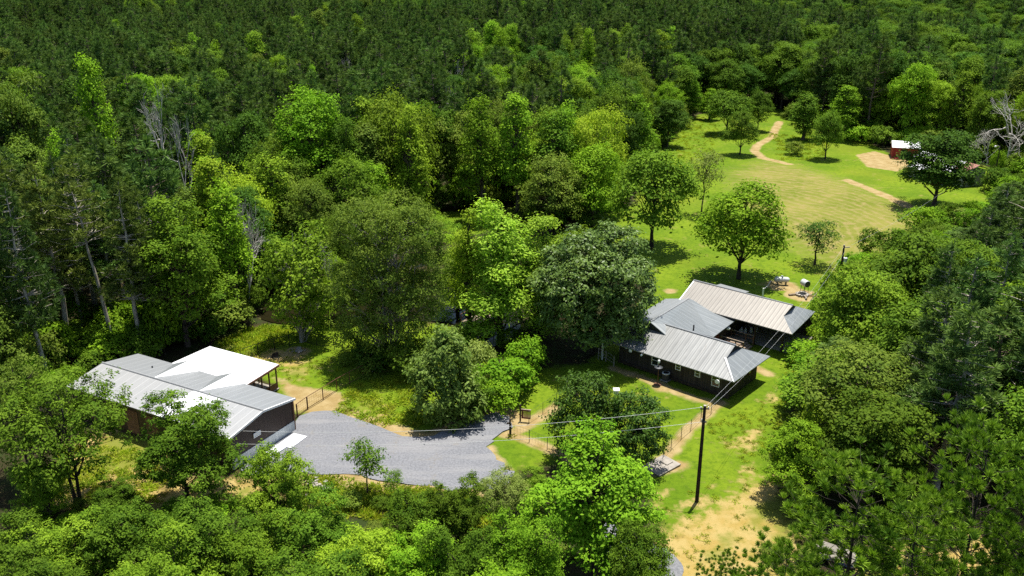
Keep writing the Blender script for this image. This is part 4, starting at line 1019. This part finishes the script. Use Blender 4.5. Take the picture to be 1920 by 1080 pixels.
T('oak', 480, 440, 205, 110, 'dark green broadleaf tree left of the tall bright wood edge tree', 'oakdark')
T('gum', 400, 430, 240, 85, 'bright yellow-green spire tree in the dark wood upper left', 'yellow')
T('gum', 210, 420, 95, 75, 'bright green tree standing out of dark pines at upper left', 'bright')
T('oak', 80, 460, 130, 130, 'wide dark olive tree at upper left before the pine wood', 'olive')
T('gum', 145, 500, 238, 60, 'small bright cone-shaped tree in the dark wood at left', 'bright')
T('gum', 600, 330, 118, 36, 'slim bright spire among pines above the tall bright tree', 'bright')
# --- trees of the lawn and field
T('round', 1032, 432, 278, 132, 'round bushy grey-green tree at the wood edge beyond the pond', 'olive')
T('field', 1112, 425, 262, 115, 'leafy bright tree right of the round bushy tree', 'bright')
T('gum', 1140, 380, 252, 50, 'small yellow-green tree behind the leafy bright tree', 'bright')
T('field', 1222, 466, 274, 165, 'broad spreading tree with dark trunk and shade on the lawn')
T('loose', 1315, 402, 280, 78, 'thin see-through tree at the left rim of the mown field', 'grey')
T('field', 1385, 522, 332, 170, 'big bright tree on the lawn behind the back roof wing', 'bright')
T('loose', 1527, 496, 406, 92, 'small dark open-branched tree left of the field utility pole', 'oakdark')
T('field', 1387, 290, 203, 64, 'dark green tree with round shade, front one of the pair on the far lawn', 'oak')
T('field', 1362, 252, 168, 85, 'dark tree behind, back one of the pair on the far lawn', 'oak')
T('field', 1420, 245, 165, 50, 'small green tree at the far end of the dirt track', 'oak')
T('field', 1547, 298, 204, 62, 'lone tree with clear trunk beside the dirt track bend', 'oak')
T('gum', 1580, 262, 158, 60, 'bright green young tree at the far wood edge behind the lone tree', 'bright')
T('gum', 1505, 262, 170, 60, 'green tree at the far wood edge right of the track end', 'oak')
T('oak', 1750, 388, 240, 138, 'dark broad tree with two trunks hiding most of the old barn', 'oakdark', rot=ROT)
T('bare', 1885, 322, 172, 150, 'wide bleached bare tree with many white limbs behind the old barn')
T('bare', 1850, 310, 240, 70, 'smaller grey bare bush at the foot of the bleached tree')
T('shrub', 1605, 268, 232, 50, 'bright bush at the far wood edge left of the red shed', 'bright', 'shrub')
T('shrub', 1655, 275, 235, 60, 'tall green bush behind the sand patch', 'oak', 'shrub')
T('shrub', 1690, 276, 243, 50, 'green bush behind the red shed roof', 'bright', 'shrub')
T('shrub', 1490, 290, 262, 40, 'low yellow-green bush between track and lone tree', 'olive', 'shrub')
T('shrub', 1505, 262, 225, 34, 'small dark bush left of the lone tree', 'oak', 'shrub')
T('gum', 1330, 225, 165, 40, 'bright leafy tree at the far lawn edge before tall pines', 'bright')
T('gum', 1300, 222, 150, 34, 'young green tree at the upper left corner of the far lawn', 'bright')
# --- the wood right of the house
T('oak', 1590, 712, 500, 165, 'leafy green tree overhanging the carport end of the house', 'oaklight')
T('oak', 1690, 650, 430, 190, 'large green tree in the right wood beside the field pole', 'oak')
T('oak', 1770, 690, 440, 150, 'green tree second behind the large one in the right wood', 'oak')
T('oak', 1705, 785, 560, 190, 'full leafy tree in the middle of the right wood', 'oak')
T('round', 1600, 862, 632, 250, 'wide olive tree right of the house lawn', 'olive')
T('vine', 1530, 880, 735, 92, 'small pale yellow-green tree before the wide olive tree', 'yellow')
T('nearup', 1480, 935, 790, 140, 'bright yellow-green tree at the edge of the sandy ground lower right', 'bright')
T('loose', 1545, 640, 560, 60, 'small light tree right of the fire ring', 'oaklight')
T('shrub', 1800, 428, 388, 66, 'pale leafed round bush at the lower end of the dirt track', 'grey', 'shrub')
T('oak', 1850, 800, 610, 150, 'dark leafy tree low on the right edge', 'oakdark')
for k, (bx, by, ty, wp, lab) in enumerate(((1895, 610, 286, 150, 'tall dark pine on the right edge below the bleached tree'), (1860, 545, 345, 100, 'dark pine leaning over the end of the dirt track'),
        (1885, 790, 450, 170, 'broad dark pine on the right edge, middle of the column'), (1835, 700, 500, 100, 'slender dark pine inside the right wood'),
        (1915, 900, 560, 170, 'dark pine on the right edge above the sandy gap'), (1850, 640, 420, 100, 'dark pine second from the right edge beside the field'))):
    T('tallpine', bx, by, ty, wp, lab, 'pine')
# --- tall pines behind the barn
for bx, by, ty, wp, lab in ((222, 662, 300, 170, 'tall pine with a long pale leaning trunk behind the barn'), (270, 668, 330, 110, 'tall thin dark pine right of the leaning pine'),
        (60, 640, 290, 150, 'big brownish pine at the left edge'), (130, 655, 300, 130, 'brownish pine left of the leaning pine'), (10, 700, 330, 130, 'brownish pine cut by the left edge'),
        (300, 655, 345, 90, 'thin dark pine between leaning pine and the large bright tree'), (185, 600, 270, 130, 'dark pine behind the leaning pine')):
    T('leanpine' if 'leaning trunk' in lab else 'tallpine', bx, by, ty, wp, lab, None if 'leaning trunk' in lab else 'pinebrown', rot=0 if 'leaning trunk' in lab else None)
for bx, by, ty, wp, lab, mt in ((40, 700, 600, 110, 'leafy bush under pines at the left edge', 'oak'), (100, 690, 600, 90, 'green bush under the brownish pines', 'bright'), (178, 700, 655, 60, 'green bush left of the pale leaning trunk', 'oak'),
        (270, 680, 610, 80, 'green bush right of the pale leaning trunk', 'oak'), (310, 665, 560, 70, 'bright bush under the large bright tree', 'bright'), (400, 640, 590, 60, 'leafy bush at the grass edge left of the pond', 'oak')):
    T('shrub', bx, by, ty, wp, lab, mt, 'shrub')
# --- the near band along the bottom
T('nearloose', 150, 945, 692, 235, 'loose dark-stemmed tree hiding the left part of the barn', 'oak')
T('nearloose', 60, 900, 655, 170, 'loose leafy tree at the left edge beside the barn', 'olive')
T('near', 355, 942, 745, 190, 'green tree with forked top in front of the barn roof', 'oak')
T('near', 98, 975, 850, 100, 'small bushy tree on sandy ground at the lower left', 'oaklight')
T('near', 225, 985, 905, 100, 'low bushy tree under the loose dark-stemmed tree', 'oak')
T('near', 525, 1060, 838, 160, 'leafy tree covering the near end of the concrete ramp', 'oaklight')
T('sapling', 690, 925, 822, 80, 'slim sapling with bare twigs at the lower gravel edge')
T('sapling', 740, 935, 880, 40, 'tiny sapling right of the slim sapling')
T('nearup', 1112, 1085, 800, 262, 'big bright tree with dark trunk at the bottom centre', 'bright')
T('near', 860, 1050, 892, 120, 'leafy tree below the gravel left of the greyish one', 'oak')
T('near', 785, 1085, 925, 125, 'leafy tree under the lower gravel edge right of the slim sapling', 'oak')
T('near', 1003, 965, 880, 85, 'small leafy tree between the greyish thin tree and the yard fence', 'oaklight')
T('nearloose', 940, 1020, 872, 110, 'greyish thin tree in front of the gravel', 'grey')
for k, (bx, by, ty, wp, mt, lab) in enumerate(((20, 1180, 985, 190, 'oak', 'bushy tree filling the bottom left corner'), (150, 1150, 965, 190, 'oaklight', 'bushy light tree second along the bottom edge'), (285, 1130, 930, 190, 'oak', 'bushy tree along the bottom edge under the forked tree'),
        (400, 1165, 945, 200, 'oak', 'bushy tree along the bottom edge left of the leafy ramp tree'), (505, 1190, 985, 190, 'oaklight', 'bushy tree at the bottom edge below the leafy ramp tree'), (600, 1130, 925, 170, 'oak', 'bushy green tree below the rubble heap'),
        (690, 1180, 975, 190, 'yellow', 'yellow-green bushy tree below the slim sapling'), (790, 1200, 1000, 180, 'bright', 'bright bushy tree at the bottom, right of the yellow-green one'), (880, 1210, 985, 170, 'oak', 'bushy tree at the bottom below the greyish thin tree'),
        (990, 1190, 960, 170, 'bright', 'bright bushy tree left of the big bottom centre tree'), (1200, 1180, 985, 130, 'oak', 'green tree at the bottom right of the big bright tree'), (85, 1260, 1030, 200, 'oak', 'leafy tree cut by the bottom edge far left'),
        (340, 1260, 1020, 220, 'oaklight', 'leafy tree cut by the bottom edge below the forked tree'), (620, 1270, 1030, 220, 'oak', 'leafy tree cut by the bottom edge, left of centre'), (930, 1290, 1040, 200, 'bright', 'leafy tree cut by the bottom edge near the centre'))):
    T('near', bx, by, ty, wp, lab, mt)
for bx, by, ty, wp, lab in ((1575, 1165, 842, 310, 'large fresh green pine at lower right, nearest the sandy ground'), (1790, 1130, 770, 280, 'tall open pine at lower right with bare branches'), (1690, 1230, 930, 260, 'pine at the bottom edge between the two large ones'),
        (1345, 1150, 1030, 110, 'young pine tip at the bottom edge beside the sandy ground'), (1890, 1190, 860, 190, 'pine in the lower right corner'), (1450, 1240, 1000, 200, 'pine at the bottom edge left of the large fresh green pine')):
    T('nearpine', bx, by, ty, wp, lab)

# ------------------------------------------------------------------ the woods: nearest trees one by one, the far rest as one mass
CG = poly_g(CLEARING)
NAMED = np.array(PLACED)
def grid(step, jit, y0, y1, seed):
    r = np.random.default_rng(seed)
    xs, ys = np.meshgrid(np.arange(-360, 360, step), np.arange(y0, y1, step))
    xs = xs + (np.arange(xs.shape[0]) % 2)[:, None] * step * .5
    p = np.column_stack([xs.ravel(), ys.ravel()]) + r.uniform(-jit, jit, (xs.size, 2)) * step
    return p[np.abs(p[:, 0]) < p[:, 1] * .66 + 14]
def free(p, m=.75):
    inside = sdf_poly(p[:, 0], p[:, 1], CG)
    ok = inside < -1.5
    for x, y, r in NAMED: ok &= np.hypot(p[:, 0] - x, p[:, 1] - y) > max(2.2, r * m)
    return ok, inside
def is_broad(x, y, d_edge, r):
    """the kind of wood at a spot: broadleaf rim round the clearing, pines behind, leafy patches"""
    u, v = project(x, y, 19)
    pr = .88 if d_edge < 11 else (.5 if d_edge < 20 else .05)
    if 870 < u < 1270 and 62 < v < 150 and d_edge > 20: pr = .8
    if u > 1500 and y > 215: pr = .62 + (.25 if u > 1650 else 0)
    if u < 520 and v > 110: pr = max(pr, .45)
    if 560 < u < 1500 and v < 28: pr = .55
    if u > 1480 and y < 150: pr = .6
    if u < 330 and v > 230: pr = .12
    if u > 1765 and y < 160: pr = .12
    if d_edge > 25: pr = max(pr, .1)
    if d_edge > 25 and y > 190 and math.sin(x / 19 + 2 * math.sin(y / 41)) * math.sin(y / 27 + x / 60) > .6: pr = max(pr, .7)
    return r < pr
pts = grid(5.5, .5, 62, 545, 9)
ok, ins = free(pts)
pts, ins = pts[ok], ins[ok]
rr = np.random.default_rng(12).random((len(pts), 5))
kindb = np.array([is_broad(x, y, -d, r) for (x, y), d, r in zip(pts, ins, rr[:, 0])])
thin = kindb & (rr[:, 1] < .25)                       # broadleaf crowns are wider, so fewer of them
pts, ins, rr, kindb = pts[~thin], ins[~thin], rr[~thin], kindb[~thin]
order = np.argsort(np.hypot(pts[:, 0], pts[:, 1]))
pts, ins, rr, kindb = pts[order], ins[order], rr[order], kindb[order]
far_p, far_b, np_, nb_, nd_ = [], [], 0, 0, 0
def zone(x, y):
    u, v = project(x, y, 10)
    if y < 165 and u > 1450: return 'right wood', 'in the wood right of the house'
    if u > 1500: return 'wood beyond the old barn', 'in the wood beyond the old barn'
    if u < 560: return 'left wood', 'in the dark wood at the left behind the barn'
    if u < 1190: return 'wood behind the pond', 'in the wood behind the pond'
    return 'wood beyond the far lawn', 'in the wood beyond the far lawn'
CORR = [(140, 235, 430, 660, 92), (1795, 1935, 178, 330, 206), (1600, 1840, 232, 385, 211), (305, 392, 150, 250, 150), (1230, 1330, 190, 262, 222)]
def hides(x, y, h):
    D = math.hypot(x, y); u, vt = project(x, y, h); vb = project(x, y, 0)[1]; hw = 3.6 * FPX / D
    return any(D < d and u + hw > a and u - hw < b and vt < d1 and vb > c for a, b, c, d1, d in CORR)
BM = ['oak', 'bright', 'oakdark', 'oaklight', 'olive', 'yellow']
WORD = {'oak': 'mid green', 'bright': 'bright green', 'oakdark': 'dark green', 'oaklight': 'light green', 'olive': 'olive green', 'yellow': 'yellow-green'}
for (x, y), d, r, isb in zip(pts, ins, rr, kindb):
    z = float(terrain(x, y)); D = math.hypot(x, y); dark_side = x > 60 and y > 215
    small = x > 20 and y < 160
    u, v = project(x, y, 15)
    if v > 760 or abs(u - 960) > 1350: continue
    g, where = zone(x, y)
    cap = 99.
    if small:
        cap = height_at(x, y, np.interp(project(x, y, 0)[0] - 40, [1440, 1520, 1560, 1640, 1750, 1800, 1900], [760, 640, 560, 470, 440, 370, 300]))
        if cap < 5: continue
    if hides(x, y, 19 if not small else min(cap, 14)): continue
    if r[1] > .991 and not small and nd_ < 9:
        nd_ += 1; plant('bare', nd_, x, y, z, 19, 4, 'dead bare tree standing %s' % where, 'tree', 'dead trees of the %s' % g); continue
    if isb:
        ws = [.4, .04, .36, .06, .14, 0] if (dark_side or x < -45) else ([.36, .08, .26, .2, .1, 0] if small else [.24, .28, .1, .18, .12, .08])
        mt = BM[int(np.searchsorted(np.cumsum(ws), r[2] * .999))]
        h = min((13 + 8 * r[3]) * (.72 if small else 1), cap); key = ('gum', 'oak', 'round')[int(r[4] * 2.99)] if not dark_side else ('oak', 'round')[int(r[4] * 1.99)]
        rad = {'gum': 3.2, 'oak': 4.2, 'round': 4.4}[key] * (.95 + .4 * r[3])
        if nb_ < 205:
            nb_ += 1; plant(key, int(r[1] * 97), x, y, z, h, rad, '%s broadleaf tree %s' % (WORD[mt], where), 'tree', '%s broadleaf trees of the %s' % (WORD[mt], g), mt)
        else: far_b.append((x, y, z, h / 17, rad / 4.6, r[1], r[2] * (.5 if (dark_side or r[0] < .3) else 1)))
    else:
        h = min((14.5 + 9.5 * r[3]) * (.75 if small else 1), cap); rad = 2.3 + 1.8 * r[4]
        key = 'tallpine' if D < 130 and r[2] < .5 else 'pine'
        if np_ < 285:
            np_ += 1; plant(key, int(r[1] * 97), x, y, z, h, rad, 'dark pine standing %s' % where, 'tree', 'pines of the %s' % g, 'pine' if key == 'tallpine' else None)
        else: far_p.append((x, y, z, h / 22, rad / 3.1, r[1], r[2]))
print('individual pines', np_, 'broadleaf', nb_, 'far', len(far_p), len(far_b))

def scatter(name, data, protos, label=None, cat=None, seed=0):
    """one object: points carrying size, turn and choice; geometry nodes put a tree on each"""
    data = np.array(data); me = bpy.data.meshes.new(name); me.vertices.add(len(data)); me.vertices.foreach_set('co', data[:, :3].astype(np.float32).ravel())
    sc = np.column_stack([data[:, 4], data[:, 4], data[:, 3]]).astype(np.float32)
    a = me.attributes.new('size', 'FLOAT_VECTOR', 'POINT'); a.data.foreach_set('vector', sc.ravel())
    rot = np.zeros((len(data), 3), np.float32); rot[:, 2] = data[:, 5] * 400
    a = me.attributes.new('turn', 'FLOAT_VECTOR', 'POINT'); a.data.foreach_set('vector', rot.ravel())
    a = me.attributes.new('pick', 'INT', 'POINT'); a.data.foreach_set('value', (data[:, 6] * len(protos) * .9999).astype(np.int32))
    o = link(name, me); tag(o, label, cat, None, 'stuff')
    gt = bpy.data.node_groups.new(name, 'GeometryNodeTree')
    gt.interface.new_socket('Geometry', in_out='INPUT', socket_type='NodeSocketGeometry'); gt.interface.new_socket('Geometry', in_out='OUTPUT', socket_type='NodeSocketGeometry')
    N = gt.nodes.new; Lk = gt.links.new
    gi, goo = N('NodeGroupInput'), N('NodeGroupOutput'); ip = N('GeometryNodeInstanceOnPoints'); g2 = N('GeometryNodeGeometryToInstance')
    # joined in reverse link order: build the list back to front
    for objs in protos[::-1]:
        src = []
        for ob in objs:
            oi = N('GeometryNodeObjectInfo'); oi.inputs['Object'].default_value = ob; oi.transform_space = 'ORIGINAL'; src.append(oi.outputs['Geometry'])
        if len(src) > 1:
            j = N('GeometryNodeJoinGeometry')
            for s in src: Lk(s, j.inputs[0])
            s = j.outputs[0]
        else: s = src[0]
        gi1 = N('GeometryNodeGeometryToInstance'); Lk(s, gi1.inputs[0])
        if 'jj' not in locals(): jj = N('GeometryNodeJoinGeometry')
        Lk(gi1.outputs[0], jj.inputs[0])
    def attr(nm, typ):
        n = N('GeometryNodeInputNamedAttribute'); n.data_type = typ; n.inputs['Name'].default_value = nm; return n.outputs[0]
    Lk(gi.outputs[0], ip.inputs['Points']); Lk(jj.outputs[0], ip.inputs['Instance']); ip.inputs['Pick Instance'].default_value = True
    Lk(attr('pick', 'INT'), ip.inputs['Instance Index']); Lk(attr('turn', 'FLOAT_VECTOR'), ip.inputs['Rotation']); Lk(attr('size', 'FLOAT_VECTOR'), ip.inputs['Scale'])
    Lk(ip.outputs[0], goo.inputs[0])
    md = o.modifiers.new('scatter', 'NODES'); md.node_group = gt
    return o
def parts_of(match):
    """crown and trunk objects of trees already standing, one pair for each wanted mesh"""
    out = []
    for key, i, mt in match:
        crown, trunk = get(key, i, mt)[:2]
        c = next((o for o in C.objects if o.data is crown), None); k = next((o for o in C.objects if o.data is trunk), None)
        if c and k: out.append((c, k))
        elif c: out.append((c,))
    return out
pp = parts_of([('pine', i, None) for i in range(4)])
if far_p: scatter('pine_wood', far_p, pp, 'unbroken dark pine wood stretching to the top of the photo', 'wood')
bb = (parts_of([(k, i, m_) for k in ('oak', 'round') for i in range(4) for m_ in ('oakdark', 'oak')])[:8] + parts_of([(k, i, m_) for k in ('gum', 'oak', 'round') for i in range(4) for m_ in ('bright', 'oaklight', 'olive')])[:8])
if far_b: scatter('broadleaf_wood', far_b, bb, 'far leafy patches among the pines towards the top of the photo', 'wood')
# low growth under the near wood edges
r = np.random.default_rng(21)
q = grid(2.6, .45, 60, 250, 31)
ins_ = sdf_poly(q[:, 0], q[:, 1], CG)
q = q[(ins_ < .8) & (ins_ > -14) & (r.random(len(q)) < .5)]
uv = np.array([project(x, y, 0) for x, y in q]); q = q[(uv[:, 1] < 800) & (uv[:, 0] > -150) & (uv[:, 0] < 2050)]
e = np.column_stack([q, terrain(q[:, 0], q[:, 1]), r.uniform(.4, 1.5, len(q)), r.uniform(.6, 1.4, len(q)), r.random(len(q)), r.random(len(q))])
# and the unkempt ground of the lower corners
low = [(x, y) for x, y in np.column_stack([r.uniform(-45, 45, 900), r.uniform(34, 62, 900)])]
uv = np.array([project(x, y, 0) for x, y in low])
keep = (uv[:, 1] > 930) & ((uv[:, 0] < 1130) | (uv[:, 0] > 1440)) & (r.random(900) < .45)
low = np.array(low)[keep]
e2 = np.column_stack([low, np.zeros(len(low)), r.uniform(.1, .4, len(low)), r.uniform(.2, .55, len(low)), r.random(len(low)), r.random(len(low))])
sh = [x[:1] for x in parts_of([('shrub', i, m_) for i in range(3) for m_ in ('oak', 'bright', 'olive')])]
scatter('undergrowth', np.concatenate([e, e2]), sh, 'low leafy undergrowth along the edges of the woods', 'undergrowth')

# rough grass tufts where the ground is not mown
rg = np.random.default_rng(41); nb = 46
Pt = rg.normal(size=(nb, 3)) * np.array([.22, .22, 0]); dirs = unit(rg.normal(size=(nb, 3)) * 1.1 + np.array([0, 0, .8])); Lg = rg.uniform(.2, .45, nb)
Vg, Qg = leaf_geo(Pt + dirs * Lg[:, None] * .45, unit(np.cross(dirs, rg.normal(size=(nb, 3)))), Lg, .08, rg, dirs, .1)
M['tuft'] = leaf_mat('grass_blades', (.11, .17, .006), (.26, .28, .03), .5, .7, .05, .02, .35)
tuft = link('grass_tuft', mesh_np('grass_tuft', Vg, Qg, tone=rg.random(nb), mat=M['tuft'])); tag(tuft, 'single rough grass tuft at the foot of the dark gate post', 'grass tuft')
tuft.location = (*(G(958.3, 818)), 0)
tp_ = []
def tufts(poly, n, lo=.4, hi=1.2):
    P = poly_g(poly); a, b = P.min(0), P.max(0)
    q = rg.uniform(a, b, (n * 3, 2)); q = q[sdf_poly(q[:, 0], q[:, 1], P) > 0][:n]
    for x, y in q:
        s = rg.uniform(lo, hi); tp_.append((x, y, 0, s, s * 1.3, rg.random(), rg.random()))
tufts([(400, 645), (480, 610), (560, 612), (540, 640), (470, 668)], 260)
tufts([(620, 770), (660, 720), (760, 700), (800, 800), (700, 792)], 170)
tufts([(440, 668), (540, 655), (650, 660), (690, 700), (600, 730), (510, 705)], 110, .25, .5)
tufts([(590, 893), (690, 908), (900, 925), (950, 1000), (560, 960)], 420)
tufts([(1220, 930), (1330, 900), (1430, 850), (1420, 1000), (1290, 1080), (1200, 1040)], 60, .2, .55)
tufts([(1320, 800), (1450, 740), (1480, 800), (1400, 880)], 160, .2, .5)
tufts([(1440, 250), (1560, 262), (1540, 300), (1460, 300)], 220, .5, 1.1)
tufts([(1255, 262), (1310, 216), (1350, 230), (1330, 300), (1270, 300)], 300, .4, .9)
tufts([(1480, 660), (1530, 690), (1480, 860), (1440, 860)], 200, .3, .7)
tufts([(120, 840), (330, 840), (300, 960), (60, 990)], 300, .4, 1.)
scatter('rough_grass', tp_, [(tuft,)], 'rough unmown grass tufts on field edges and sandy ground', 'grass')
